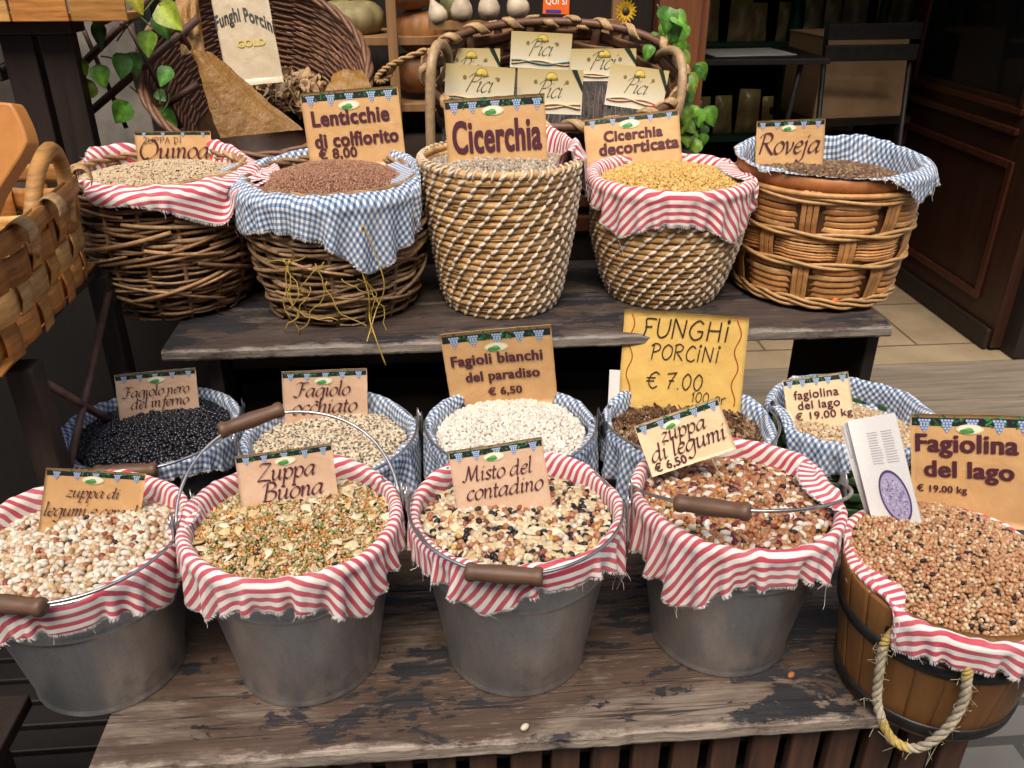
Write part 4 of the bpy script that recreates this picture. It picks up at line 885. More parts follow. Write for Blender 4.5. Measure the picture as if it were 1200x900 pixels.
# ------------------------------------------------------------------ wooden tub
root = empty('wooden_tub', (*TUB, LZ+.001), 0, 'round wooden tub with black iron hoops and a rope handle', 'tub'); r = rng(61)
Rt = lambda z: np.interp(z, [0, TH_*.5, TH_], [TB_, TB_+.015, TR_])
b = MB(); ns = 22; seg = 8
for k in range(ns):
    a = np.linspace(2*pi*k/ns+.0009, 2*pi*(k+1)/ns-.0009, seg); zz = np.array([.0, .003, .05, .11, .17, TH_-.004, TH_]); v = []
    for ins in (0, .014):
        for i, z in enumerate(zz):
            e = -.002 if i in (0, len(zz)-1) and ins == 0 else 0
            rr = Rt(z)-ins+e+r.normal(0, .0002); v.append(np.stack([rr*np.cos(a), rr*np.sin(a), np.full(seg, z)], 1))
    K = len(zz); f = []
    for i in range(K-1):
        for j in range(seg-1): f += [(i*seg+j, i*seg+j+1, (i+1)*seg+j+1, (i+1)*seg+j), ((K+i)*seg+j, (K+i+1)*seg+j, (K+i+1)*seg+j+1, (K+i)*seg+j+1)]
        f += [(i*seg, (i+1)*seg, (K+i+1)*seg, (K+i)*seg), (i*seg+seg-1, (K+i)*seg+seg-1, (K+i+1)*seg+seg-1, (i+1)*seg+seg-1)]
    for j in range(seg-1): f += [((K-1)*seg+j, (K-1)*seg+j+1, (2*K-1)*seg+j+1, (2*K-1)*seg+j)]
    b.add(np.concatenate(v), f, 0, np.ones(3)*r.uniform(.93, 1.06))
b.build('staves', M['tub_wood'], root)
l = MB(); lathe(l, [(0, .006), (TB_-.012, .006), (TB_-.012, .016), (0, .016)], 48); l.build('tub_base', M['tub_wood'], root)
for z in (.020, .145):
    l = MB(); lathe(l, [(Rt(z-.009)+.0005, z-.010), (Rt(z-.009)+.0035, z-.009), (Rt(z+.009)+.0035, z+.009), (Rt(z+.009)+.0005, z+.010)], 80); l.build('hoop', M['hoop'], root)
def outer(a, z, ex): return np.array([(Rt(z)+ex)*cos(a), (Rt(z)+ex)*sin(a), z])
a1, a2 = radians(-146), radians(-110)
mid = (a1+a2)/2
path = smooth_path([outer(a1, .176, -.016), outer(a1, .176, .006), outer(a1-.02, .155, .014), outer(a1-.0, .09, .017), outer(a1+.05, .045, .020), outer(mid-.08, .004, .026), outer(mid+.14, .006, .028), outer(a2+.0, .05, .022), outer(a2+.06, .11, .017), outer(a2+.02, .160, .013), outer(a2, .178, .006), outer(a2, .178, -.016)], 150)
Tn, Nn, Bn = frames(path); b = MB()
for k in range(3):
    ang = np.linspace(0, 2*pi*13, len(path))+2*pi*k/3; pts = path+.0034*(np.cos(ang)[:, None]*Nn+np.sin(ang)[:, None]*Bn)
    c = np.tile(np.array([[.58, .50, .36]]), (len(path), 1))*(1+.12*np.sin(np.linspace(0, 40, len(path)))[:, None]); ee = np.r_[np.arange(4, 26), np.arange(60, 78), np.arange(122, 146)]; c[ee] = c[ee]*np.array([1.02, .86, .38])
    tube(b, pts, .0038, 7, col=np.repeat(c, 7, 0))
for k in range(70):
    i = r.integers(4, len(path)-4); p = path[i]+r.normal(0, .006, 3); tube(b, [p, p+r.normal(0, .006, 3), p+r.normal(0, .009, 3)+np.array([0, 0, -.003])], .0004, 4, col=(.6, .5, .33))
b.build('rope_handle', M['rope'], root)
b = MB()
for a in (a1, a2): 
    p = outer(a, .176, .0006); n_ = np.array([cos(a), sin(a), 0]); t_ = np.array([-sin(a), cos(a), 0]); cs = [p+.012*(cos(q)*t_+sin(q)*np.array([0, 0, 1.])) for q in np.linspace(0, 2*pi, 18, endpoint=False)]
    b.add(np.array(cs), [tuple(range(18))], 0, (.05, .02, .01))
b.build('rope_hole', M['tub_wood'], root)

# ------------------------------------------------------------------ small green woven basket under the fagiolina cloth
root = empty('green_basket', (*mids[4], LZ), 0, 'small green woven basket under the blue gingham cloth', 'basket'); r = rng(71); H = zm+.012-LZ
b = MB(); t = np.linspace(0, 2*pi, 160)
for i in range(12):
    z = .008+H*(i+.3)/12.2; R = .112+.036*z/H+.0035*np.sin(13*t+pi*(i % 2)); col = shade(r, (.050, .115, .035), .75, 1.2)
    ribbon(b, np.stack([R*np.cos(t), R*np.sin(t), np.full(160, z)], 1), (0, 0, 1), H/12.4, .003, col=col)
b.build('woven_wall', M['split'], root)
s = MB()
for k in range(26):
    a = 2*pi*k/26; zz = np.linspace(0, H-.004, 12); R = .1125+.036*zz/H; ribbon(s, np.stack([R*cos(a), R*sin(a), zz], 1), (-sin(a), cos(a), 0), .011, .002, col=(.04, .09, .03))
s.build('woven_stakes', M['split'], root)
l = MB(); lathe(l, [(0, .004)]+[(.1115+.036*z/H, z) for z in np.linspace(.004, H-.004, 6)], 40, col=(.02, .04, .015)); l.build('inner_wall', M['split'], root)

# ------------------------------------------------------------------ chestnut strip basket at the left
root = empty('chestnut_basket', (-.808, 1.335, 1.009), radians(4), 'orange chestnut strip basket with bent wood handles at the left edge', 'basket'); r = rng(81)
ax, ay, H = .195, .272, .188
def plan(t, k=1.0):
    e = 2/4.5; return np.stack([ax*k*np.sign(np.cos(t))*np.abs(np.cos(t))**e, ay*k*np.sign(np.sin(t))*np.abs(np.sin(t))**e], -1)
tt = np.linspace(0, 2*pi, 4000); pp = plan(tt); ds = np.r_[0, np.cumsum(np.linalg.norm(np.diff(pp, axis=0), axis=1))]; Lp = ds[-1]
def per(s, z):
    k = np.asarray(1-.10*(1-z/H)); k = k[..., None] if k.ndim else k; q = np.stack([np.interp(s % Lp, ds, pp[:, i]) for i in (0, 1)], -1)*k
    q2 = np.stack([np.interp((s+.004) % Lp, ds, pp[:, i]) for i in (0, 1)], -1)-np.stack([np.interp((s-.004) % Lp, ds, pp[:, i]) for i in (0, 1)], -1)
    n = np.stack([q2[..., 1], -q2[..., 0]], -1); n /= np.linalg.norm(n, axis=-1, keepdims=True); return q, n
chip = [(.60, .28, .075), (.54, .22, .055), (.66, .36, .12), (.47, .19, .05), (.68, .42, .18)]
nst = 26; sst = Lp/nst; b = MB(); s = np.linspace(0, Lp, 420)
for i, z in enumerate((.028, .076, .124)):
    q, n = per(s, z); wv = .0052*np.tanh(1.8*np.cos(pi*s/sst+pi*(i % 2))); P = np.concatenate([q+n*wv[:, None], np.full((len(s), 1), z)], 1)
    P[:, 2] += .003*np.sin(s*9+i); base_c = np.array(chip[i+1]); col = base_c*(1+.22*np.sin(s*17+i*2)+r.normal(0, .05, len(s)))[:, None]
    ribbon(b, P, (0, 0, 1), .043, .0026, col=np.repeat(col, 8, 0))
q, n = per(s, .168); P = np.concatenate([q+n*.0045, np.full((len(s), 1), .168)], 1); ribbon(b, P, (0, 0, 1), .030, .003, col=(.50, .22, .06)); P = np.concatenate([q-n*.0045, np.full((len(s), 1), .168)], 1); ribbon(b, P, (0, 0, 1), .030, .003, col=(.44, .2, .06))
b.build('woven_band', M['chip'], root)
v = MB()
for k in range(nst):
    sk = k*sst; zz = np.linspace(-.001, .176, 40); q, n = per(np.full(40, sk), zz); wv = -.0052*np.cos(pi*k)*np.interp(zz, [0, .028, .052, .076, .1, .124, .146, .168], [1, 1, 0, -1, 0, 1, 0, 0])
    P = np.concatenate([q+n*wv[:, None], zz[:, None]], 1); tdir = np.array([-n[0][1], n[0][0], 0]); ribbon(v, P, tdir, .036, .0024, col=shade(r, chip[k % 5], .85, 1.15))
    if k % 3 == 0:                                              # strip ends folded back over the rim
        al = np.linspace(0, pi*1.15, 16); rad_ = .016; q0, n0 = q[-1], n[-1]
        Pl = np.stack([np.append(q0+n0*(rad_-rad_*np.cos(a))*(1)-n0*.004, .172+rad_*1.3*np.sin(a)) for a in al]); ribbon(v, Pl, tdir, .034, .0022, col=shade(r, (.58, .36, .17), .85, 1.1))
v.build('upright_strip', M['chip'], root)
f_ = MB(); 
k = 0
for x in np.arange(-.15, .16, .05): f_.box((x-.022, -.235, .001), (x+.022, .235, .004), 0, shade(r, chip[1], .6, .9))
f_.build('basket_floor', M['chip'], root, smooth=False)
hm = root.matrix_world.inverted() if False else (Matrix.Translation(root.location) @ Matrix.Rotation(radians(4), 4, 'Z')).inverted()
hp = [(36, 300), (38, 250), (43, 205), (54, 178), (64, 178), (74, 200), (79, 235), (80, 262)]
nx = np.array([cos(radians(4)), sin(radians(4)), 0]); P0 = np.array([-.808, 1.335, 0])+nx*.186
h_ = MB(); pts = smooth_path([on_p(x, y, P0, nx) for x, y in hp], 40); tube(h_, xf(pts, hm), .0125, 10, col=(.50, .25, .08)); h_.build('bent_handle', M['chip'], root)
h_ = MB(); pts2 = xf(pts, hm); pts2[:, 0] = -pts2[:, 0]; tube(h_, pts2, .0125, 10, col=(.50, .25, .08)); h_.build('bent_handle', M['chip'], root)
# pine board standing in it
b = MB(); P0 = np.array([0, 1.12, 0]); nb = np.array([-.25, -.93, .25]); nb /= np.linalg.norm(nb); P0 = on_y(10, 190, 1.13)
poly = smooth_path([on_p(x, y, P0, nb) for x, y in [(-60, 152), (-20, 124), (6, 120), (16, 127), (30, 160), (27, 178), (-2, 224), (-40, 290), (-110, 230)]], 60, closed=True)
K = len(poly); th = nb*.026; b.add(np.concatenate([poly, poly-th*.9+0]), [tuple(range(K)), tuple(range(2*K-1, K-1, -1))]+[(i, K+i, K+(i+1) % K, (i+1) % K) for i in range(K)])
o = b.build('pine_board', M['pine'], smooth=False, bevel=.003); tag(origin(o, poly.mean(0)), 'thick orange pine board standing in the chestnut strip basket', 'board')
# wooden tray above
root = empty('wooden_tray', (-1.0, 2.0, 1.403), 0, 'orange wooden strip tray on top of the tall dark frame', 'tray'); r = rng(91)
t_ = MB()
for k in range(6): 
    x1 = .375-k*.115; t_.box((x1-.11, -.06-.002*(k % 2), .0), (x1, -.052, .12), 0, shade(r, chip[k % 5]))
t_.build('tray_side', M['chip'], root, smooth=False, bevel=.002)
t_ = MB(); t_.box((-.4, -.051, .001), (.37, .05, .012), 0, chip[1]); t_.build('tray_floor', M['chip'], root, smooth=False)

# ------------------------------------------------------------------ lettering
CH = {  # pen skeletons, x-height = 1: (advance, strokes)
'a': (.95, [[(.75,.9),(.5,1),(.2,.75),(.05,.35),(.15,.03),(.4,.1),(.65,.5),(.78,.95)], [(.8,1),(.68,.3),(.72,.02),(.95,.2)]]),
'c': (.70, [[(.65,.85),(.5,1),(.2,.8),(.05,.35),(.2,.02),(.45,.03),(.65,.2)]]),
'd': (.98, [[(.75,.9),(.5,1),(.2,.75),(.05,.35),(.15,.03),(.4,.1),(.65,.5),(.76,.95)], [(.72,1.75),(.74,1.2),(.68,.3),(.73,.02),(.95,.2)]]),
'e': (.70, [[(.08,.5),(.45,.55),(.62,.78),(.5,1),(.25,.85),(.07,.45),(.17,.05),(.42,.02),(.65,.22)]]),
'f': (.62, [[(.85,1.65),(.65,1.75),(.5,1.5),(.42,.8),(.35,0),(.25,-.6),(0,-.75)], [(.15,.95),(.7,.98)]]),
'g': (.92, [[(.75,.9),(.5,1),(.2,.75),(.05,.35),(.15,.03),(.4,.1),(.65,.5),(.78,.95)], [(.8,1),(.75,.2),(.7,-.4),(.45,-.75),(.1,-.6)]]),
'h': (.88, [[(.15,1.75),(.12,0)], [(.13,.45),(.35,.9),(.56,.98),(.63,.75),(.58,.2),(.64,.02),(.85,.2)]]),
'i': (.42, [[(.02,.8),(.17,.97),(.14,.25),(.2,.02),(.4,.2)], [(.2,1.32),(.3,1.5)]]),
'j': (.45, [[(.1,.8),(.25,.97),(.2,.2),(.12,-.45),(-.15,-.75),(-.35,-.6)], [(.27,1.32),(.37,1.5)]]),
'l': (.42, [[(.1,1.6),(.2,1.75),(.14,.25),(.2,.02),(.4,.2)]]),
'm': (1.2, [[(0,.8),(.15,.97),(.12,0)], [(.13,.5),(.33,.92),(.5,.95),(.54,.7),(.5,0)], [(.52,.5),(.72,.92),(.9,.95),(.95,.7),(.9,.2),(.97,.02),(1.15,.2)]]),
'n': (.85, [[(0,.8),(.15,.97),(.12,0)], [(.13,.5),(.35,.92),(.55,.95),(.62,.7),(.57,.2),(.63,.02),(.82,.2)]]),
'o': (.80, [[(.45,1),(.18,.8),(.05,.4),(.18,.03),(.4,0),(.68,.3),(.73,.7),(.58,.97),(.42,1)]]),
'p': (.85, [[(0,.8),(.15,.97),(.1,0),(.05,-.72)], [(-.1,-.74),(.25,-.74)], [(.13,.5),(.35,.92),(.6,.95),(.75,.65),(.65,.2),(.4,0),(.15,.12)]]),
'r': (.62, [[(0,.8),(.15,.97),(.12,0)], [(.13,.5),(.33,.9),(.5,.97),(.62,.85)]]),
's': (.60, [[(.55,.88),(.35,1),(.15,.8),(.3,.52),(.48,.28),(.35,.02),(.02,.1)]]),
't': (.48, [[(.22,1.4),(.15,.3),(.22,.02),(.45,.15)], [(0,.95),(.45,.97)]]),
'u': (.92, [[(0,.8),(.15,.97),(.12,.3),(.2,.03),(.45,.15),(.65,.6)], [(.68,1),(.63,.25),(.7,.02),(.9,.2)]]),
'v': (.75, [[(0,.85),(.15,.97),(.25,.5),(.3,0),(.6,.5),(.65,.97)]]),
'z': (.75, [[(.1,.85),(.3,.98),(.65,.92)], [(.65,.92),(.05,.05)], [(.05,.05),(.35,.08),(.7,.0)]]),
'F': (1.05, [[(0,1.5),(.3,1.75),(.75,1.68),(1.2,1.75)], [(.62,1.68),(.55,1),(.45,.3),(.25,-.02),(-.1,.1)], [(.5,.92),(.95,.95)]]),
'R': (1.3, [[(.38,1.65),(.3,.8),(.22,0)], [(0,1.4),(.3,1.7),(.75,1.75),(1,1.42),(.8,1),(.35,.88)], [(.55,.9),(.85,.4),(1.2,.0),(1.4,.08)]]),
'Z': (1.12, [[(.15,1.5),(.35,1.72),(1.05,1.68)], [(1.05,1.68),(.05,.05)], [(.05,.05),(.5,.1),(1.1,.0)]]),
'B': (1.15, [[(.38,1.65),(.3,.8),(.22,0)], [(0,1.4),(.3,1.7),(.75,1.75),(.95,1.4),(.7,1.02),(.4,.95)], [(.6,1),(1,.75),(.95,.25),(.6,0),(.1,.02)]]),
'M': (1.6, [[(-.1,.12),(.15,.05),(.3,.6),(.45,1.7)], [(.45,1.7),(.7,.1)], [(.7,.1),(1.22,1.7)], [(1.22,1.7),(1.22,.6),(1.3,0),(1.52,.1)]]),
'Q': (1.45, [[(.75,1.75),(.25,1.4),(.05,.7),(.3,.05),(.75,0),(1.25,.5),(1.3,1.2),(1,1.7),(.7,1.75)], [(.55,.1),(1,-.3),(1.5,-.35)]]),
'P': (1.05, [[(.4,1.65),(.3,.8),(.2,-.1)], [(-.1,1.3),(.25,1.7),(.8,1.78),(1.05,1.4),(.8,1),(.4,.9)]]),
' ': (.42, [])}
HD = {  # marker capitals, height = 1
'F': (.75, [[(.65,.98),(.25,1.0),(.15,.9),(.2,.5),(.1,.05),(-.05,0)], [(.15,.52),(.5,.55)]]), 'U': (.75, [[(.05,1),(.05,.3),(.2,.02),(.45,.1),(.58,.4),(.6,1)]]),
'N': (.8, [[(.05,0),(.08,1)], [(.08,1),(.55,.05)], [(.55,.05),(.6,1)]]), 'G': (.85, [[(.65,.85),(.4,1),(.1,.7),(.05,.3),(.3,0),(.6,.15),(.65,.45)], [(.4,.45),(.68,.45)]]),
'H': (.8, [[(.05,0),(.08,1)], [(.6,0),(.6,1)], [(.08,.5),(.6,.52)]]), 'I': (.35, [[(.12,0),(.14,.8)], [(.1,1.02),(.15,1.1),(.2,1.03),(.15,.97),(.1,1.02)]]),
'P': (.72, [[(.1,0),(.15,.95)], [(0,.85),(.25,1.02),(.55,.9),(.5,.6),(.15,.45)]]), 'O': (.75, [[(.35,1),(.1,.75),(.05,.3),(.3,0),(.6,.3),(.6,.8),(.33,1)]]),
'R': (.75, [[(.1,0),(.12,1)], [(.02,.9),(.3,1.02),(.55,.85),(.45,.58),(.14,.5)], [(.2,.5),(.6,0)]]), 'C': (.7, [[(.6,.85),(.35,1),(.08,.6),(.12,.15),(.4,0),(.62,.15)]]),
'Z': (.75, [[(.05,.95),(.6,.98)], [(.6,.98),(.05,.02)], [(.05,.02),(.65,.05)]]), 'A': (.75, [[(.02,0),(.3,1)], [(.3,1),(.6,0)], [(.14,.38),(.5,.38)]]), 'D': (.75, [[(.1,0),(.1,1)], [(.0,1),(.4,.9),(.6,.5),(.4,.1),(.05,0)]]),
'€': (.85, [[(.75,.85),(.5,1),(.2,.75),(.15,.3),(.4,0),(.7,.15)], [(0,.6),(.55,.62)], [(0,.4),(.5,.42)]]), '7': (.65, [[(.05,.9),(.3,.95),(.6,1)], [(.6,1),(.3,.4),(.2,-.05)], [(.15,.5),(.5,.5)]]),
'.': (.35, [[(.12,.02),(.17,.06)]]), '0': (.68, [[(.3,1),(.08,.7),(.08,.25),(.3,0),(.52,.3),(.52,.75),(.3,1)]]), '1': (.4, [[(.02,.7),(.2,1)], [(.2,1),(.18,0)]]),
'g': (.6, [[(.45,.6),(.2,.65),(.05,.35),(.2,.05),(.42,.2)], [(.45,.65),(.45,-.2),(.25,-.4),(.05,-.25)]]), 'r': (.5, [[(.05,.6),(.1,0)], [(.1,.4),(.3,.65),(.45,.55)]]), ' ': (.4, [])}
def pen(text, font, nib=.21, ang=40, thin=.055, slant=.22, seed=0):
    V, Fc, x = [], [], 0; r = rng(seed)
    for ch in text:
        adv, sts = font[ch]
        for j, st in enumerate(sts):
            st = np.array(st, float)
            p = smooth_path(st, max(8, 7*len(st))) if len(st) > 2 else np.linspace(st[0], st[1], 6)
            if font is HD: p = p+r.normal(0, .012, 2)
            p = p+np.array([x, 0]); p[:, 0] += slant*p[:, 1]; T = np.gradient(p, axis=0); T /= np.linalg.norm(T, axis=1, keepdims=True)+1e-9
            N_ = np.stack([-T[:, 1], T[:, 0]], 1); th = np.arctan2(T[:, 1], T[:, 0])
            hw = np.sqrt((nib/2*np.sin(th-radians(ang)))**2+(thin/2)**2) if ang is not None else np.full(len(p), nib/2)
            if ang is not None: hw = np.convolve(np.pad(hw, 1, 'edge'), [.25, .5, .25], 'valid')
            k = len(V); n = len(p); zo = j*.012
            for a, b in zip(p+N_*hw[:, None], p-N_*hw[:, None]): V += [(a[0], a[1], zo), (b[0], b[1], zo)]
            Fc += [(k+2*i, k+2*i+1, k+2*i+3, k+2*i+2) for i in range(n-1)]
        x += adv
    return np.array(V), Fc
_tc = {}
def sans(text, bold):
    v0, f0 = sans_(text, min(bold, .012)); k = int(bold/.014) if bold > .012 else 0; V, Fc = [], []
    for i in range(-k, k+1):                                    # heavier weight: the outline is struck several times, slightly shifted
        n = len(V)*len(v0); V.append(v0+np.array([i*.0105, .004*(1 if i % 2 else -1)*(k > 1), i*.06])); Fc += [tuple(q+n for q in g) for g in f0]
    return np.concatenate(V), Fc
def sans_(text, bold):
    if (text, bold) not in _tc:
        c = bpy.data.curves.new('t', 'FONT'); c.body = text; c.offset = bold; c.fill_mode = 'FRONT'; c.resolution_u = 4
        c.space_character = 1.06
        o = bpy.data.objects.new('t', c); COL.objects.link(o); dg = bpy.context.evaluated_depsgraph_get(); me = bpy.data.meshes.new_from_object(o.evaluated_get(dg))
        v = np.zeros(len(me.vertices)*3); me.vertices.foreach_get('co', v); f = [tuple(p.vertices) for p in me.polygons]
        bpy.data.objects.remove(o); bpy.data.curves.remove(c); bpy.data.meshes.remove(me); _tc[(text, bold)] = (v.reshape(-1, 3), f)
    return _tc[(text, bold)]
INK = (.085, .022, .035)
def put_text(mb, kind, text, x0, x1, yb, hs, z, col=INK, warp=None, skew=0, fix=None):
    "fit the text between x0 and x1 on baseline yb; hs = height factor"
    if kind == 'pen': v, f = pen(text, CH, .20, 40, .05, .15); hs = hs*.84
    elif kind == 'script': v, f = pen(text, CH, .11, 40, .035, .38)
    elif kind == 'hand': v, f = pen(text, HD, .075, None, 0, .08, 3)
    else: v, f = sans(text, {'bold': .034, 'black': .05, 'reg': .012}[kind])
    v = v.copy(); lo, hi = v[:, 0].min(), v[:, 0].max(); k = (x1-x0)/(hi-lo); zz = v[:, 2]*.02*k
    X = x0+(v[:, 0]-lo)*k; Yv = yb+v[:, 1]*k*hs+skew*(X-x0)
    P = np.stack([X, Yv, zz+z], 1)
    if warp is not None: P[:, 2] += warp(X, Yv)
    mb.add(P, f, 0, col)

# ------------------------------------------------------------------ price cards
def plane_card(cor, depth, lean, turn=0):
    "a rectangle standing at the given spot, leaning back by lean degrees, seen at these corners; returns matrix, width, height"
    tl, tr, br, bl = cor; mx, my = (bl[0]+br[0])/2, (bl[1]+br[1])/2
    P0 = on_z(mx, my, depth[1]) if depth[0] == 'z' else on_y(mx, my, depth[1])
    d = P0-CAM; d[2] = 0; d /= np.linalg.norm(d); a = radians(turn); d = np.array([d[0]*cos(a)-d[1]*sin(a), d[0]*sin(a)+d[1]*cos(a), 0])
    n = -d*cos(radians(lean))+np.array([0, 0, sin(radians(lean))])
    TL, TR, BL, BR_ = [on_p(*c, P0, n) for c in (tl, tr, bl, br)]
    ex = (TR-TL)+(BR_-BL)*.6; ex /= np.linalg.norm(ex); ey = np.cross(n, ex); w = (np.linalg.norm(TR-TL)+np.linalg.norm(BR_-BL))/2
    C = (TL+TR+BL+BR_)/4; h = ((TL+TR)/2-(BL+BR_)/2) @ ey
    base = C-ey*h/2; m = np.eye(4); m[:3, 0] = ex; m[:3, 1] = ey; m[:3, 2] = n; m[:3, 3] = base
    return m, w, h
def price_card(label, cor, depth, lean, lines, mt='card_tan', ext=.02, turn=0, border=True, logo=True, curl=.002, seed=0, name='price_card', extra=None, lz=None):
    m, w, h = plane_card(cor, depth, lean, turn); r = rng(seed+100)
    root = empty(name, (0, 0, 0), 0, label, 'price card', 'handmade price cards', M=m)
    a1_, a2_ = r.uniform(0, 6, 2)
    def warp(x, y): return curl*(np.sin(x/w*4.2+a1_)+.6*np.sin(y/h*3+x/w*2+a2_))
    nx_, ny_ = 26, 16; X, Y = np.meshgrid(np.linspace(-w/2, w/2, nx_), np.linspace(-ext, h, ny_)); edge = .0004*vnoise(X*300, Y*300, seed)
    b = MB(); Z = warp(X, Y); top = np.stack([X+edge, Y+edge, Z], -1).reshape(-1, 3); bot = top-np.array([0, 0, .0016]); N_ = nx_*ny_
    f = [(i*nx_+j, i*nx_+j+1, (i+1)*nx_+j+1, (i+1)*nx_+j) for i in range(ny_-1) for j in range(nx_-1)]; f2 = [tuple(N_+k for k in q[::-1]) for q in f]
    rim = [j for j in range(nx_)]+[i*nx_+nx_-1 for i in range(1, ny_)]+[(ny_-1)*nx_+j for j in range(nx_-2, -1, -1)]+[i*nx_ for i in range(ny_-2, 0, -1)]
    b.add(np.concatenate([top, bot]), f+f2+[(rim[k], N_+rim[k], N_+rim[(k+1) % len(rim)], rim[(k+1) % len(rim)])[::-1] for k in range(len(rim))])
    b.build('card', M[mt], root)
    if border:
        b = MB(); t0, t1 = h*1.0-h_frac(h)*.045, h*1.0-h_frac(h)*.145
        n = 24; xs = np.linspace(-w/2+w*.012, w/2-w*.012, n+1)
        hh = t0-t1
        for i in range(n): b.add([(xs[i], t1, .0005+warp(xs[i], t1)), (xs[i+1], t1, .0005+warp(xs[i+1], t1)), (xs[i+1], t0, .0005+warp(xs[i+1], t0)), (xs[i], t0, .0005+warp(xs[i], t0))], [(0, 1, 2, 3)], 0, (.012, .02, .022))
        def blob(x, y, rx, ry, z, col, k=7, rot=0):
            a = np.linspace(0, 2*pi, k, endpoint=False); px = x+rx*np.cos(a)*cos(rot)-ry*np.sin(a)*sin(rot); py = y+rx*np.cos(a)*sin(rot)+ry*np.sin(a)*cos(rot)
            b.add(np.stack([px, py, z+warp(px, py)], 1), [tuple(range(k))], 0, col)
        ncl = 5 if w/h < 2.4 else 4
        for i in range(ncl):
            x = -w/2+w*(i+.5)/ncl+r.normal(0, w*.008)
            tri = [(x-hh*.75, t0-hh*.15), (x+hh*.75, t0-hh*.15), (x+hh*.25, t1-hh*.55), (x, t1-hh*.85), (x-hh*.25, t1-hh*.55)][::-1]
            tri = np.array(tri); b.add(np.stack([tri[:, 0], tri[:, 1], .0008+warp(tri[:, 0], tri[:, 1])], 1), [(0, 1, 2, 3, 4)], 0, (.10, .16, .32))
            for rr_, cnt in enumerate((4, 3, 3, 2, 1)):
                for q in range(cnt): blob(x+(q-(cnt-1)/2)*hh*.36, t0-hh*.30-rr_*hh*.33, hh*.15, hh*.15, .0011, (.42, .52, .72))
        for i in range(ncl*9):
            x = r.uniform(-w/2+w*.03, w/2-w*.03); blob(x, r.uniform(t1, t0+hh*.3), hh*r.uniform(.15, .38), hh*.13, .0007+.00002*(i % 9), [(.03, .16, .05), (.02, .11, .04), (.06, .24, .08)][r.integers(3)], 6, r.uniform(0, 3))
        b.build('vine_border', M['print'], root, smooth=False)
    if logo:
        b = MB(); lx_, ly_ = (lz or (0, .80)); lx_ *= w; ly_ *= h; s_ = w*.11
        def el(x, y, rx, ry, z, col, k=20, a0=0):
            a = np.linspace(0, 2*pi, k, endpoint=False)+a0; px = x+rx*np.cos(a); py = y+ry*np.sin(a); b.add(np.stack([px, py, z+warp(px, py)], 1), [tuple(range(k))], 0, col)
        el(lx_, ly_, s_, s_*.42, .0013, (.72, .66, .40)); el(lx_, ly_, s_*.85, s_*.33, .0016, (.80, .78, .62)); el(lx_-s_*.2, ly_-s_*.16, s_*.55, s_*.20, .0019, (.06, .26, .06), 9); el(lx_-s_*.05, ly_+s_*.02, s_*.3, s_*.13, .0022, (.16, .40, .10), 7)
        b.build('small_emblem', M['print'], root, smooth=False)
    t_ = MB()
    for (kind, text, u0, u1, vb, hs, *o) in lines:
        put_text(t_, kind, text, (u0-.5)*w, (u1-.5)*w, (1-vb)*h, hs, .0024, o[0] if o else INK, warp)
    if lines: t_.build('lettering', M['print'], root, smooth=False)
    if extra: extra(root, w, h, warp)
    return root
def h_frac(h): return h
zB = lambda e: e
A = price_card
def pick(root, w, h, warp):
    b = MB(); tube(b, [(w*.18, h*.3, -.004), (w*.24, -h*.62, -.004)], .0012, 6, col=(.55, .38, .18)); b.build('toothpick', M['straw'], root)
A('card reading ZUPPA DI LEGUMI E CEREALI in the leftmost galvanised bucket', [(55,547),(169,556),(166,606),(46,607)], ('z', zt-.026), 18, [('pen','zuppa di',.22,.76,.58,1),('pen','legumi e cereali',.03,1.0,.98,1.1)], 'card_tan', .03, lz=(-.03, .79))
A('pinkish card reading ZUPPA BUONA', [(273,537),(386,518),(398,574),(284,588)], ('z', zt-.001), 20, [('pen','Zuppa',.19,.80,.60,1),('pen','Buona',.22,.86,1.03,.95)], 'card_pink', .03, seed=2, lz=(.0, .77))
A('pinkish card reading MISTO DEL CONTADINO', [(522,530),(632,512),(648,580),(538,594)], ('z', zt+.001), 20, [('pen','Misto del',.10,.86,.56,1),('pen','contadino',.12,.95,.88,1)], 'card_pink', .025, seed=3, lz=(-.03, .80))
A('cream card reading ZUPPA DI LEGUMI, tilted, in the borlotti mix', [(741,500),(836,467),(868,524),(766,558)], ('z', zt+.028), 26, [('pen','zuppa',.24,.78,.46,1),('pen','di legumi',.06,.96,.76,1),('bold','€ 6,50',.06,.44,.95,1)], 'card_cream', .001, seed=4, lz=(-.08, .80), extra=pick)
A('wide tan card reading FAGIOLINA DEL LAGO in the wooden tub', [(1070,487),(1216,485),(1216,592),(1066,570)], ('z', LZ+TH_+.020), 14, [('black','Fagiolina',.04,.86,.46,1.05),('black','del lago',.11,.83,.78,1.0),('bold','€ 19.00 kg',.05,.46,.98,1.0)], 'card_tan', .05, seed=5, curl=.004, lz=(-.02, .82))
A('small cream card reading FAGIOLINA DEL LAGO in the green basket', [(911,445),(994,436),(1001,486),(930,497)], ('z', zm-.014), 22, [('reg','fagiolina',.14,.82,.48,1.0),('reg','del lago',.18,.82,.72,.95),('reg','€ 19.00 kg',.12,.98,.96,.9)], 'card_cream', .03, seed=6, logo=False)
mushcol = (.30, .10, .02)
def waves(root, w, h, warp):
    for x0 in (-.43, .43):
        b = MB(); y = np.linspace(.02*h, .97*h, 50); x = x0*w+.02*w*np.sin(y/h*17+x0); tube(b, np.stack([x, y, .0012+warp(x, y)], 1), .0011, 4, col=(.42, .10, .02))
        b.build('wavy_line', M['print'], root)
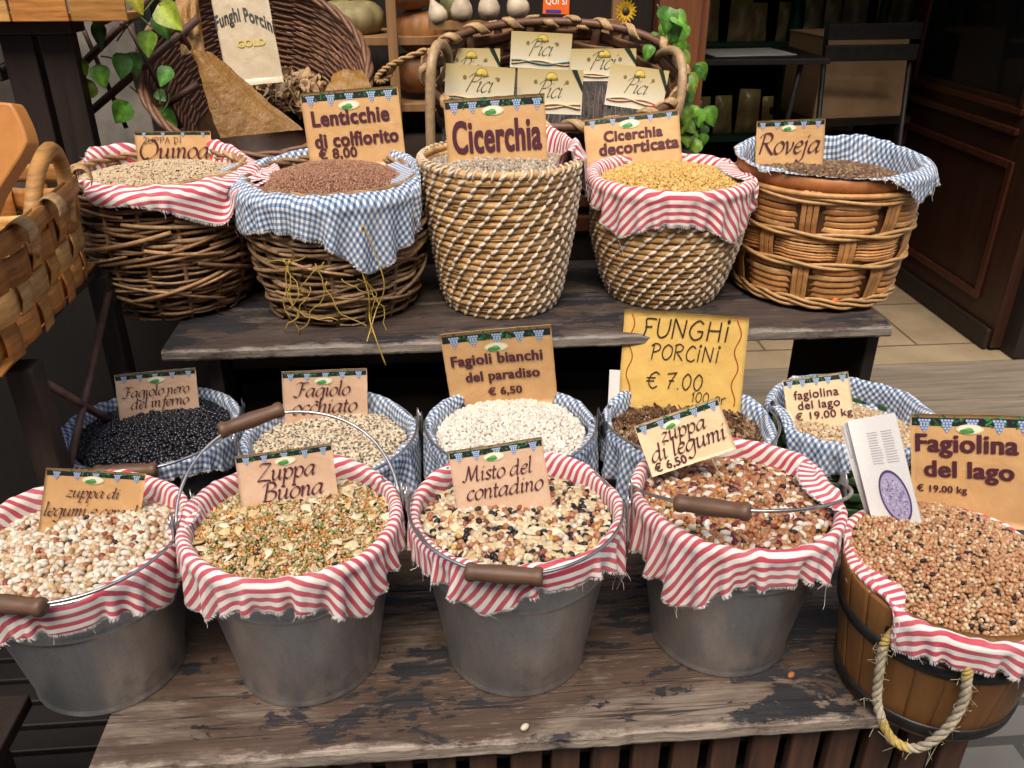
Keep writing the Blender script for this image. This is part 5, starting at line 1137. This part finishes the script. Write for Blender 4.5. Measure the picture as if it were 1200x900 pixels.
A('yellow handwritten card reading FUNGHI PORCINI 7.00', [(732,362),(875,373),(871,478),(725,468)], ('z', zm-.012), 16, [('hand','FUNGHI',.14,.86,.28,.95,(.03,.02,.02)),('hand','PORCINI',.24,.80,.52,1.0,(.03,.02,.02)),('hand','€ 7.00',.22,.68,.84,1.05,(.03,.02,.02)),('hand','100 gr',.60,.88,.97,1.0,(.02,.015,.02))], 'card_yellow', .03, border=False, logo=False, seed=7, curl=.0035, extra=waves)
A('tan card reading FAGIOLI BIANCHI DEL PARADISO', [(517,393),(646,379),(652,457),(526,467)], ('z', zm+.002), -3, [('black','Fagioli bianchi',.06,.90,.50,1.1),('black','del paradiso',.17,.86,.76,1.1),('black','€ 6,50',.36,.68,1.0,1)], 'card_tan', .03, seed=8, lz=(-.01, .74))
A('card reading FAGIOLO OCCHIATO', [(330,435),(430,432),(431,482),(332,487)], ('z', zm-.002), 10, [('pen','Fagiolo',.12,.80,.58,1),('pen','occhiato',.10,.88,.98,1)], 'card_pink', .03, seed=9, lz=(-.02, .76))
A('pinkish card reading FAGIOLO NERO DEL INFERNO', [(133,440),(226,431),(236,474),(140,486)], ('z', zm+.012), 10, [('pen','Fagiolo nero',.06,.90,.60,1),('pen','del inferno',.15,.88,.90,1)], 'card_pink', .05, seed=10, lz=(-.0, .78))
A('low card reading QUINOA with ZUPPA DI written above', [(159,154),(248,153),(248,185),(158,185)], ('z', zq-.008), 12, [('hand','ZUPPA DI',.10,.60,.46,.85,(.02,.015,.02)),('pen','Quinoa',.04,.96,1.02,1)], 'card_tan', .03, seed=11, logo=False)
A('tan card reading LENTICCHIE DI COLFIORITO', [(354,111),(467,98),(473,178),(359,182)], ('z', zl+.012), 12, [('black','Lenticchie',.08,.88,.52,1.15),('black','di colfiorito',.08,.95,.86,1.15),('bold','€ 8,00',.1,.5,1.04,1)], 'card_tan', .03, seed=12, curl=.003, lz=(-.02, .76))
A('tan card with one large word CICERCHIA', [(520,118),(638,108),(642,190),(525,194)], ('z', zc-.012), 10, [('black','Cicerchia',.06,.95,.80,2.0),('bold','€ 6,50',.10,.36,1.02,1)], 'card_tan', .03, seed=13, lz=(-.02, .80))
A('tilted tan card reading CICERCHIA DECORTICATA', [(676,143),(785,127),(809,178),(695,186)], ('z', zd+.006), 20, [('black','Cicerchia',.20,.82,.58,1.0),('black','decorticata',.14,.98,.90,1.0)], 'card_tan', .03, seed=14, lz=(-.02, .78))
A('tan card reading ROVEJA in the orange cane basket', [(886,143),(966,137),(966,190),(886,188)], ('z', zr-.026), 10, [('pen','Roveja',.05,.95,.80,1.1)], 'card_tan', .03, seed=15, lz=(-.02, .80))
# blank slip beside the yellow card
m, w, h = plane_card([(713,433),(725,434),(727,472),(714,472)], ('z', zm-.016), 10)
b = MB(); b.box((-w/2, -.02, -.0006), (w/2, h, .0006)); o = b.build('paper_slip', M['plastic_white'], smooth=False); o.matrix_world = Matrix(m.tolist()); tag(o, 'blank white paper slip beside the yellow handwritten card', 'paper')

# folded leaflet in the tub
m, w, h = plane_card([(996,490),(1043,487),(1081,616),(1032,628)], ('z', LZ+TH_+.010), 14, -8)
root = empty('folded_leaflet', (0, 0, 0), 0, 'folded magazine page with a purple oval picture, stuck in the wooden tub', 'magazine', M=m)
w, h = w*1.12, h; b = MB(); col = []
for k in range(7):
    n = 20; y = np.linspace(-.02, h*(1.0-.006*k), n); X = np.linspace(-w/2, w/2, 9); XX, YY = np.meshgrid(X, y)
    t = (XX+w/2)/w; Z = -.0022*k*(1-t)**.6*(1+.8*np.sin(YY/h*3+k*.4))-.0006*k+.012*np.exp(-t*7)*(.5-.2*np.sin(YY/h*4)) - .012*np.exp(-7*0)*0
    Z = Z+.003*np.sin(YY/h*3.4)
    XX = XX-.0022*k*(1-t)+.010*(YY/h-.5)*(t < 2)*0
    b.add(np.stack([XX, YY, Z], -1).reshape(-1, 3), [(i*9+j, i*9+j+1, (i+1)*9+j+1, (i+1)*9+j) for i in range(n-1) for j in range(8)], 0, (.74, .73, .72) if k % 2 == 0 else (.55, .52, .52))
pg = b.build('pages', M['print'], root)
fz = lambda x, y: .012*np.exp(-((x+w/2)/w)*7)*(.5-.2*np.sin(y/h*4))+.003*np.sin(y/h*3.4)+.0007
b = MB(); a = np.linspace(0, 2*pi, 30, endpoint=False)
for (rx, ry, z, c) in ((.30, .235, 0, (.10, .05, .16)), (.265, .21, .0003, (.40, .36, .55))):
    px = w*.10+w*rx*np.cos(a)+.06*w*np.sin(a)*-.8; py = h*.30+h*ry*np.sin(a); b.add(np.stack([px, py, fz(px, py)+z], 1), [tuple(range(30))], 0, c)
r = rng(4)
for k in range(170):
    q = r.uniform(0, 6.3); d_ = sqrt(r.uniform())*.92; x = w*.10+w*.25*d_*cos(q)-.048*w*d_*sin(q); y = h*.30+h*.19*d_*sin(q); e = np.linspace(0, 2*pi, 5, endpoint=False)
    px, py = x+.0014*np.cos(e), y+.0014*np.sin(e); b.add(np.stack([px, py, fz(px, py)+.0006], 1), [tuple(range(5))], 0, [(.62, .58, .74), (.20, .16, .32), (.48, .46, .66)][k % 3])
b.build('oval_picture', M['print'], root, smooth=False)
b = MB()
for k in range(13):
    for c_ in (0, 1):
        y = h*(.86-.022*k); x0 = -w*.18+c_*w*.30; x1 = x0+w*.26*r.uniform(.75, 1); xs = np.linspace(x0, x1, 6)
        for i in range(5): b.add([(xs[i], y, fz(xs[i], y)), (xs[i+1], y, fz(xs[i+1], y)), (xs[i+1], y+.0011, fz(xs[i+1], y)), (xs[i], y+.0011, fz(xs[i], y))], [(0, 1, 2, 3)], 0, (.45, .44, .46))
b.build('printed_lines', M['print'], root, smooth=False)

# ------------------------------------------------------------------ big wicker basket of packets
pc = np.array([.282, 2.15, 1.265]); th = radians(27); rot = np.array([[1, 0, 0], [0, cos(th), -sin(th)], [0, sin(th), cos(th)]])
mm = np.eye(4); mm[:3, :3] = rot; mm[:3, 3] = pc-rot @ np.array([0, 0, .235])
root = empty('pasta_basket', (0, 0, 0), 0, 'big dark wicker basket with a light wrapped rim, filled with packets', 'basket', M=mm); r = rng(101)
bx_, by_, H = .308, .212, .235; t = np.linspace(0, 2*pi, 220)
kz = lambda z: np.interp(z, [0, H*.4, H], [.74, .9, 1.0])
b = MB()
for i in range(7):
    z = .012+H*(i+.4)/7.6; wv = .006*np.cos(11*t+pi*(i % 2)); k_ = kz(z); P = np.stack([(bx_*k_+wv)*np.cos(t), (by_*k_+wv)*np.sin(t), z+.002*np.sin(t*5+i)], 1)
    col = np.array([(.16, .07, .035), (.11, .05, .026), (.24, .12, .055)][i % 3])*(1+.25*np.sin(t*9+i)[:, None]); ribbon(b, P, (0, 0, 1), .029, .0028, col=np.repeat(col, 8, 0))
b.build('woven_wall', M['willow_dark'], root)
s = MB()
for k in range(22):
    a = 2*pi*k/22; zz = np.linspace(0, H, 12); ribbon(s, np.stack([(bx_*kz(zz)-.001)*cos(a), (by_*kz(zz)-.001)*sin(a), zz], 1), (-sin(a), cos(a), 0), .022, .003, col=shade(r, (.17, .08, .04)))
s.build('woven_stakes', M['willow_dark'], root)
l = MB(); lathe(l, [(0, 0), (.73, 0), (.73, .004), (0, .004)], 48, sx=bx_, sy=by_, col=(.1, .05, .03)); l.build('basket_floor', M['willow_dark'], root)
b = MB(); P = np.stack([(bx_+.004)*np.cos(t), (by_+.004)*np.sin(t), H+.006+.004*np.sin(t*3)], 1); tube(b, P[:-1], .0105, 10, closed=True, col=(.15, .065, .035)); b.build('rim', M['willow_dark'], root)
w_ = MB(); T_, N_, B_ = frames(P[:-1], True); n = len(P)-1
for k in range(19):
    i0 = int(k*n/19+r.integers(0, 4)); idxs = np.arange(i0, i0+int(n/19*.95))
    for o_ in (-.45, -.15, .15, .45):
        ang = np.linspace(0, 2*pi*1.0, len(idxs))+k+o_*.0; c_ = P[idxs % n]; sh = T_[idxs % n]*o_*.018
        tube(w_, c_+sh+(np.cos(ang)[:, None]*N_[idxs % n]+np.sin(ang)[:, None]*B_[idxs % n])*.0135, .0042, 5, col=shade(r, (.50, .32, .15), .8, 1.15), flat=1.3)
w_.build('rim_wrapping', M['willow_dark'], root)
mi = np.linalg.inv(mm)
def on_b(px, py, y): return xf(on_y(px, py, y)[None], mi)[0]
b = MB(); tube(b, smooth_path([on_b(505, 175, 2.03), on_b(504, 120, 2.03), on_b(506, 72, 2.04), on_b(514, 52, 2.10), on_b(524, 62, 2.2), on_b(528, 110, 2.24)], 40), .0115, 10, col=(.48, .32, .17)); b.build('loop_handle', M['willow_dark'], root)
b = MB(); tube(b, smooth_path([on_b(766, 72, 2.28), on_b(778, 60, 2.22), on_b(794, 62, 2.12), on_b(800, 85, 2.06), on_b(797, 120, 2.04), on_b(787, 150, 2.04)], 40), .0105, 10, col=(.50, .33, .18)); b.build('loop_handle', M['willow_dark'], root)
b = MB(); p_ = smooth_path([on_b(500, 58, 2.1), on_b(470, 70, 2.08), on_b(452, 80, 2.07), on_b(442, 90, 2.07), on_b(444, 96, 2.07), on_b(454, 92, 2.08), on_b(466, 74, 2.09), on_b(500, 60, 2.11)], 80); T2, N2, B2 = frames(p_)
for k in range(2): 
    ang = np.linspace(0, 60, 80)+pi*k; tube(b, p_+.0035*(np.cos(ang)[:, None]*N2+np.sin(ang)[:, None]*B2), .0038, 6, col=(.46, .27, .11))
b.build('twisted_loop', M['willow_dark'], root)

def packet(cor, y, lean, label, seed, tone=(.13, .07, .05), corner=True, red=False):
    m, w, h = plane_card(cor, ('y', y), lean); r = rng(seed)
    root = empty('pasta_packet', (0, 0, 0), 0, label, 'packet', 'pasta packets in the wicker basket', M=m)
    b = MB(); n = 14; X, Y = np.meshgrid(np.linspace(-w/2, w/2, n), np.linspace(0, h, n)); Z = .004*np.sin(X/w*3+seed)*.6+.003*(Y/h)**2
    tcol = np.clip(Y/h, 0, 1).reshape(-1, 1); c = (1-tcol)*np.array([.74, .69, .56])+tcol*np.array([.52, .40, .17]); N_ = n*n
    top = np.stack([X, Y, Z], -1).reshape(-1, 3); f = [(i*n+j, i*n+j+1, (i+1)*n+j+1, (i+1)*n+j) for i in range(n-1) for j in range(n-1)]
    b.add(np.concatenate([top, top-np.array([0, 0, .0012])]), f+[tuple(N_+k for k in q[::-1]) for q in f], 0, np.concatenate([c, c])); b.build('header_card', M['print'], root)
    wz = lambda x, y: .004*np.sin(x/w*3+seed)*.6+.003*(y/h)**2
    t_ = MB(); put_text(t_, 'script', 'Pici', -.20*w, .24*w, .37*h, .95, .0013, (.03, .03, .02), wz); t_.build('lettering', M['print'], root, smooth=False)
    b = MB()
    def el(x, y, rx, ry, z, col, k=18, a0=0, a1=2*pi):
        a = np.linspace(a0, a1, k, endpoint=a1-a0 < 6); px, py = x+rx*np.cos(a), y+ry*np.sin(a); b.add(np.stack([px, py, z+wz(px, py)], 1), [tuple(range(k))], 0, col)
    s_ = w*.095; cy = .83*h
    el(.02*w, cy-s_*.2, s_*.95, s_*.95, .001, (.30, .24, .08), 20, 0, pi); el(.02*w, cy-s_*.2, s_*.82, s_*.80, .0013, (.74, .60, .16), 20, 0, pi); el(.05*w, cy-s_*.05, s_*.42, s_*.40, .0016, (.80, .48, .06))
    for q in range(5): el(.02*w+(q-2)*s_*.42, cy-s_*.28, s_*.24, s_*.17, .0017+.0002*(q % 2), [(.22, .22, .05), (.40, .30, .06)][q % 2], 8)
    for x in (-.22, .26): el(x*w, cy-s_*.75, w*.028, w*.028, .0012, (.22, .16, .06), 10)
    b.build('emblem', M['print'], root, smooth=False)
    b = MB(); x = np.linspace(-w/2*.96, w/2*.96, 30)
    for k, c in ((0, (.62, .42, .24) if not red else (.66, .34, .28)), (1, (.70, .50, .30) if seed % 2 else (.16, .28, .26))):
        y = h*.18+h*.05*np.sin(x/w*7+k*2.2+seed)+.01*k*0; tube(b, np.stack([x, y, .0018+.0006*k+wz(x, y)], 1), h*.022, 5, col=c, flat=1)
    if red: tube(b, [(w*.30, h*.10, .002), (w*.36, h*.13, .004), (w*.43, h*.15, .002)], h*.05, 8, col=(.55, .02, .02))
    b.build('pasta_motif', M['print'], root)
    if corner:
        b = MB(); b.add([(w*.32, h, .0012+wz(w*.32, h)), (w*.40, h, .0012+wz(w*.4, h)), (w/2, h*.66, .0012+wz(w/2, h*.66)), (w/2, h*.5, .0012+wz(w/2, h*.5))], [(0, 3, 2, 1)], 0, (.015, .03, .02)); b.build('corner_band', M['print'], root, smooth=False)
    b = MB(); L = .14
    for k in range(46):
        x = r.uniform(-w*.44, w*.44); z = -.012-r.uniform(0, .03); tube(b, smooth_path([(x, -L, z), (x+r.normal(0, .008), -L*.5, z+r.normal(0, .004)), (x+r.normal(0, .008), h*.1, z)], 10), .0022, 5, col=shade(r, tone))
    b.build('pasta', M['bean'], root)
    b = MB(); n = 16; X, Y = np.meshgrid(np.linspace(-w*.5, w*.5, n), np.linspace(-L-.01, .0, n)); Z = .010*(1-(X/w*2)**2)+.003*np.sin(X*130+Y*90)+.002*np.sin(X*260-Y*150)-.006
    b.add(np.stack([X, Y, Z], -1).reshape(-1, 3), [(i*n+j, i*n+j+1, (i+1)*n+j+1, (i+1)*n+j) for i in range(n-1) for j in range(n-1)]); b.build('clear_bag', M['film'], root)
    return root
packet([(516,56),(586,57),(586,104),(516,104)], 2.27, 6, 'cream packet at the back left of the basket, partly behind the large CICERCHIA card', 1)
packet([(600,36),(672,40),(667,82),(597,79)], 2.29, 6, 'tallest cream packet standing at the back centre of the basket', 2, corner=False)
packet([(668,58),(748,56),(742,96),(669,94)], 2.25, 8, 'cream packet at the back right of the basket with a teal strand printed on it', 3)
packet([(523,74),(604,80),(601,128),(520,122)], 2.12, 8, 'cream packet straight behind the large CICERCHIA card, front left in the basket', 4, corner=False)
packet([(607,80),(683,82),(682,135),(605,132)], 2.14, 8, 'front centre cream packet with a dark corner band', 5)
packet([(716,73),(782,84),(778,131),(708,124)], 2.10, 12, 'front right cream packet with a red pepper printed on it', 7, (.11, .045, .045), red=True)

# ------------------------------------------------------------------ porcini basket with brown paper
ax_ = np.array([.10, -.62, .78]); ax_ /= np.linalg.norm(ax_); xx = np.cross([0, 1, 0.], ax_); xx /= np.linalg.norm(xx); yy = np.cross(ax_, xx)
mm = np.eye(4); mm[:3, 0] = xx; mm[:3, 1] = yy; mm[:3, 2] = ax_; mm[:3, 3] = np.array([-.44, 2.27, 1.10])
root = empty('porcini_basket', (0, 0, 0), 0, 'reddish wicker basket tipped forward, lined with brown paper', 'basket', M=mm); r = rng(111)
H = .24; b = MB(); t = np.linspace(0, 2*pi, 120, endpoint=False)
for i in range(34):
    z = H*i/33; R = .17+.085*(z/H)**.8+.0025*np.sin(14*t+pi*(i % 2)); tube(b, np.stack([R*np.cos(t), R*np.sin(t), np.full(120, z)+.0015*np.sin(t*4+i)], 1), .0042, 6, closed=True, col=np.repeat((np.array(shade(r, (.20, .085, .045)))*(1+.25*np.sin(t*7+i))[:, None]), 6, 0))
b.build('wicker_wall', M['willow_dark'], root)
b = MB()
for k in range(3): R = .256+.006*np.sin(10*t+k*2.1); tube(b, np.stack([R*np.cos(t), R*np.sin(t), H+.006+.006*np.cos(10*t+k*2.1)], 1), .006, 6, closed=True, col=shade(r, (.24, .11, .055)))
b.build('rim', M['willow_dark'], root)
b = MB(); lathe(b, [(0, 0), (.172, 0), (.172, .004), (0, .004)], 40, col=(.09, .04, .02)); b.build('basket_floor', M['willow_dark'], root)
def patch(cs, ys, bulge, nx_=22, seed=0, th=.0012):
    "sheet of paper between corner points (TL, TR, BR, BL given as pixel + distance)"
    c = [on_y(*p, y) for p, y in zip(cs, ys)]; u, v = np.meshgrid(np.linspace(0, 1, nx_), np.linspace(0, 1, nx_)); u, v = u[..., None], v[..., None]
    P = (1-v)*((1-u)*c[0]+u*c[1])+v*((1-u)*c[3]+u*c[2]); n = np.cross(c[1]-c[0], c[3]-c[0]); n /= np.linalg.norm(n)
    if n @ (CAM-c[0]) < 0: n = -n
    q = bulge*np.sin(u*pi)*np.sin(v*pi)+.008*vnoise(u*9, v*7, seed)+.003*np.abs(vnoise(u*25, v*22, seed+1))
    P = P+n*q; N_ = nx_*nx_; f = [(i*nx_+j, i*nx_+j+1, (i+1)*nx_+j+1, (i+1)*nx_+j) for i in range(nx_-1) for j in range(nx_-1)]
    b = MB(); P = P.reshape(-1, 3); b.add(np.concatenate([P, P-n*th]), f+[tuple(N_+k for k in g[::-1]) for g in f]); return b
o = patch([(222, 58), (246, 62), (356, 152), (258, 162)], [1.99, 2.04, 2.0, 1.945], .012, seed=1).build('paper_sheet', M['brown_paper']); tag(o, 'stiff brown paper flap sloping down the front of the porcini basket', 'paper')
o = patch([(205, -14), (231, -14), (240, 60), (212, 66)], [2.16, 2.18, 2.10, 2.07], .006, seed=2).build('paper_sheet', M['brown_paper']); tag(o, 'upright brown paper edge beside the FUNGHI PORCINI GOLD placard', 'paper')
o = patch([(392, 84), (424, 80), (438, 108), (380, 112)], [2.12, 2.12, 2.05, 2.05], .012, seed=3).build('paper_sheet', M['brown_paper']); tag(o, 'crumpled brown paper behind the LENTICCHIE card', 'paper')
pcx = on_z(345, 105, 1.20)
heap('dried_porcini', 'curled dried porcini slices spilling from the wicker basket', 'dried mushrooms', (pcx[0]+.0, pcx[1]+.03, 1.235), .165, lambda x, y: .02+.42*y-.55*np.maximum(0, np.abs(x)-.10)+.008*vnoise(x*30, y*30, 3), [(4, (.017, .011, .0016), 0, [(.34, .18, .10), (.25, .125, .07), (.44, .26, .15)], {'warp': .6, 'tilt': .9, 'ico': 2}), (2.6, (.026, .015, .0020), 0, [(.62, .44, .27), (.54, .35, .20)], {'warp': .55, 'tilt': .8, 'lift': .003, 'ico': 2}), (2, (.016, .005, .0018), 0, [(.09, .045, .03)], {'warp': .6, 'tilt': .9, 'lift': .002, 'ico': 2})], .0125, 41, 'mushroom', 3, base=True)
m, w, h = plane_card([(226,-22),(308,-26),(334,86),(283,92)], ('y', 2.10), 22)
def arc_extra(root, w, h, warp):
    t_ = MB(); v, f = sans('Funghi Porcini', .034); v = v.copy(); lo, hi = v[:, 0].min(), v[:, 0].max(); k = 1.02*w/(hi-lo); X = (v[:, 0]-(lo+hi)/2)*k; Y_ = .56*h+v[:, 1]*k*2.0-.42*h*(X/w)**2-.10*h*(X/w); t_.add(np.stack([X, Y_, .002+warp(X, Y_)], 1), f, 0, (.035, .03, .03)); t_.build('lettering', M['print'], root, smooth=False)
A('pale placard reading FUNGHI PORCINI GOLD in the wicker basket', [(226,-22),(308,-26),(332,84),(282,92)], ('y', 2.10), 22, [('bold','GOLD',.30,.80,.70,1.0,(.55,.42,.06))], 'card_grey', .02, border=False, logo=False, seed=16, curl=.004, extra=arc_extra)

# ------------------------------------------------------------------ produce shelf behind
root = empty('produce_shelf', (.05, 2.58, 1.06), 0, 'small slatted wooden shelf of gourds behind the pasta basket', 'shelf'); o6 = (.05, 2.58, 1.06)
def pz(px, py, y): return on_y(px, py, y)[2]
zs1 = pz(420, 44, 2.44)
for x in (on_y(460, 40, 2.44)[0], -.42, .48):
    b = MB(); b.box((x-.013, 2.425, 1.061), (x+.013, 2.45, 1.43)); lchild(b, 'shelf_post', M['crate'], root, o6, smooth=False, bevel=.002)
for z in (1.15, zs1):
    b = MB(); b.box((-.46, 2.452, z-.022), (.50, 2.72, z)); lchild(b, 'shelf_board', M['crate'], root, o6, smooth=False, bevel=.002)
def gourd(label, px, py, y, rx, rz, ribs, col, seed, z=None):
    r = rng(seed); p = on_y(px, py, y); b = MB(); prof = [(rx*sin(a)**.75, -rz*cos(a)*(1-.12*exp(-(pi-a)**2*6))) for a in np.linspace(.001, pi-.001, 26)]
    def wob(R, Z, a): return R*(1-.055*np.abs(np.cos(a*ribs/2))**3)*(1+.03*np.sin(a*2+seed)), Z+0*a
    lathe(b, prof, 72, wob=wob); V = b.V[0]; c = np.array(col)*(1+.18*vnoise(V[:, 0]*60, V[:, 1]*60+V[:, 2]*50, seed))[:, None]; b.C[0] = c
    root = empty('gourd', p, 0, label, 'gourd'); b.build('gourd_flesh', M['gourd'], root)
    b = MB(); tube(b, smooth_path([(0, 0, rz*.9), (.004, 0, rz+.012), (.012, .004, rz+.025)], 8), .006, 7, col=(.20, .15, .08)); b.build('stem', M['gourd'], root)
gourd('greenish round gourd on the slatted shelf', 411, 22, 2.56, .092, .052, 10, (.27, .22, .10), 1)
gourd('orange brown squash just right of the slatted shelf post', 492, 36, 2.53, .066, .058, 9, (.36, .15, .045), 2)
gourd('dark orange squash low behind the rope loop of the pasta basket', 488, 84, 2.54, .068, .055, 8, (.26, .10, .035), 3)
gourd('small green gourd between the orange squash and the garlic bulbs', 533, 8, 2.56, .045, .040, 8, (.16, .16, .06), 4)
gourd('orange squash at the top of the slatted shelf', 478, -12, 2.52, .07, .05, 9, (.38, .17, .05), 5)
b = MB(); zb = pz(560, 24, 2.40); b.box((-.02, 2.385, zb-.02), (.47, 2.42, zb)); lchild(b, 'shelf_board', M['crate'], root, o6, smooth=False)
for i, (px, py, s) in enumerate(((513, 18, .9), (541, 12, 1), (573, 10, 1.0), (607, 9, 1.05))):
    b = MB(); prof = [(.003, .046), (.004, .034), (.010, .024), (.019, .012), (.023, 0), (.021, -.011), (.012, -.018), (.001, -.019)]
    lathe(b, prof, 24, wob=lambda R, Z, a: (R*(1-.05*np.abs(np.cos(a*4))), Z+0*a), col=(.62, .50, .36)); o = b.build('garlic_bulb', M['gourd']); o.location = on_y(px, py, 2.40); o.rotation_euler = (.3*(i % 2)-.1, .25*(i-1.5), i); o.scale = (s*1.3,)*3
    tag(o, ['leftmost pale garlic bulb on the wrapped rim of the pasta basket', 'second pale garlic bulb from the slatted shelf post', 'third pale garlic bulb along the basket rim', 'pale garlic bulb nearest the orange sign'][i], 'garlic', 'garlic bulbs behind the basket rim')
m, w, h = plane_card([(636,-16),(668,-15),(667,17),(637,16)], ('y', 2.36), 4)
root = empty('orange_sign', (0, 0, 0), 0, 'small orange sign reading QUI SI behind the pasta basket', 'sign', M=m)
b = MB(); b.box((-w/2, 0, -.003), (w/2, h, 0), 0, (.80, .13, .008)); b.build('sign_board', M['paint'], root, smooth=False)
t_ = MB(); put_text(t_, 'reg', 'QUI SI', -.40*w, .40*w, .36*h, 1.0, .0006, (.82, .80, .76)); t_.build('lettering', M['print'], root, smooth=False)
b = MB(); b.box((-w*.38, h*.04, .0003), (w*.20, h*.16, .0010), 0, (.03, .05, .28)); b.build('blue_band', M['print'], root, smooth=False)

# ------------------------------------------------------------------ leaves
def leaf(mb, p, size, nrm, updir, r, tone):
    "one heart-shaped leaf, bent along its midrib"
    nrm = nrm/np.linalg.norm(nrm); u = updir-nrm*(updir @ nrm); u /= np.linalg.norm(u)+1e-9; s = np.cross(u, nrm); n = 9; V = []; fold = r.uniform(.10, .35); droop = r.uniform(.1, .5)
    for i in range(n):
        t = i/(n-1); wd = size*.52*(sin(pi*min(1, t**.62)))**.8*(1-.25*t) if 0 < t < 1 else size*.02
        for k in (-1, -.5, 0, .5, 1):
            x = k*wd; back = -.16*size*(abs(k))*(1-t)**3; y = t*size+back; z = fold*abs(x)-droop*size*t*t+.02*size*sin(t*9+k*3)
            V.append(p+u*(-y)+s*x+nrm*z)
    c = np.array(tone)*r.uniform(.6, 1.25); c = c if r.uniform() > .12 else c*np.array([2.2, 1.1, .9]); C = np.array([c*(1.7 if k == 2 else 1.12 if (i % 2 and abs(k) == .5) else 1) for i in range(n) for k in (-1, -.5, 2, .5, 1)])
    mb.add(np.array(V), [(i*5+k, i*5+k+1, (i+1)*5+k+1, (i+1)*5+k) for i in range(n-1) for k in range(4)], 0, C)
def ivy(label, leaves, stems, y, seed, size, extra=0, jit=.03):
    r = rng(seed); L = MB(); St = MB(); c0 = on_y(*leaves[0][:2], y); root = empty('ivy_vine', c0, 0, label, 'plant')
    for (px, py, *s) in leaves:
        p = on_y(px, py, y+r.uniform(-jit, jit)); sz = (s[0] if s else 1)*size*r.uniform(.9, 1.1); nrm = np.array([r.normal(0, .35), -1, r.uniform(.1, .8)]); up_ = np.array([r.normal(0, .6), 0, 1.])
        leaf(L, p+np.array([0, 0, sz*.45])-c0, sz, nrm, up_, r, [(.11, .28, .025), (.08, .22, .02), (.16, .30, .03), (.06, .18, .025)][r.integers(4)])
    for st in stems:
        St = MB(); P = smooth_path([on_y(a, b_, y+.01)-c0 for a, b_ in st], 30); tube(St, P, .0019, 6, col=(.16, .24, .06)); St.build('stem', M['leaf'], root)
    L.build('leaves', M['leaf'], root)
ivy('bright green ivy trailing over the rusty trellis', [(133,22,1.25),(122,44,1.0),(157,3,.9),(177,52,.95),(192,25,1.2),(190,32,1.0),(98,80,.55),(118,90,.85),(110,110,.9),(150,80,1.05),(157,75,.8),(152,136,1.15),(189,142,1.0),(200,92,.8),(186,115,.55)],
    [[(183,-4),(165,18),(150,30),(137,48)],[(165,20),(178,32)],[(150,32),(140,28)],[(118,66),(130,68),(142,76)],[(152,101),(186,130)],[(200,100),(198,118),(190,132)],[(186,105),(188,122)],[(118,95),(115,75)]], 2.03, 121, .050)
r = rng(131); lv = []
for k in range(95):
    t = r.uniform(); px = np.interp(t, [0, .5, 1], [778, 803, 800])+r.normal(0, 11); py = np.interp(t, [0, 1], [15, 205])+r.normal(0, 6); lv.append((px, py, r.uniform(.7, 1.1)))
ivy('dark green ivy hanging beside the orange door jamb', lv, [[(770,5),(795,60),(805,120),(800,210)],[(780,20),(790,90),(806,160)]], 2.30, 132, .046, jit=.07)
b = MB(); p = on_y(733, 13, 2.33)
for ring, (n_, L_) in enumerate(((17, .030), (13, .024))):
    for k in range(n_):
        a = 2*pi*k/n_+ring*.2; d_ = np.array([cos(a), -.25, sin(a)]); leaf_dir = d_/np.linalg.norm(d_); q = np.cross(leaf_dir, [0, 1, 0]); q /= np.linalg.norm(q); V = [leaf_dir*.008, leaf_dir*L_*.6+q*.0042, leaf_dir*L_, leaf_dir*L_*.6-q*.0042]
        b.add(np.array(V)+np.array([0, -.003*ring, 0]), [(0, 1, 2, 3)], 0, (.72, .42, .02))
root = empty('sunflower', p, 0, 'small yellow sunflower on the right rim of the pasta basket', 'flower'); b.build('petals', M['leaf'], root, smooth=False)
b = MB(); lathe(b, [(0, .009), (.006, .008), (.0115, .003), (.011, -.002), (0, -.003)], 20, col=(.05, .025, .01)); o = b.build('seed_head', M['gourd'], root); o.rotation_euler = (radians(75), 0, 0)
b = MB(); tube(b, smooth_path([(0, .004, 0), (.01, .02, -.05), (.03, .03, -.12)], 10), .003, 6, col=(.08, .16, .03)); b.build('stem', M['leaf'], root)
# stray seeds on the shelf
for px, py, c, lab in ((615, 852, (.72, .62, .48), 'single pale bean lying on the worn front of the low shelf'), (927, 791, (.42, .15, .06), 'single reddish bean lying on the low shelf beside the tub')):
    v, f = ICO[2]; b = MB(); b.add(v*np.array([.0075, .005, .0045]), [tuple(q) for q in f], 0, c); o = b.build('bean', M['bean']); q = on_z(px, py, LZ+.004); o.location = q; o.rotation_euler = (0, 0, .7); tag(o, lab, 'bean')
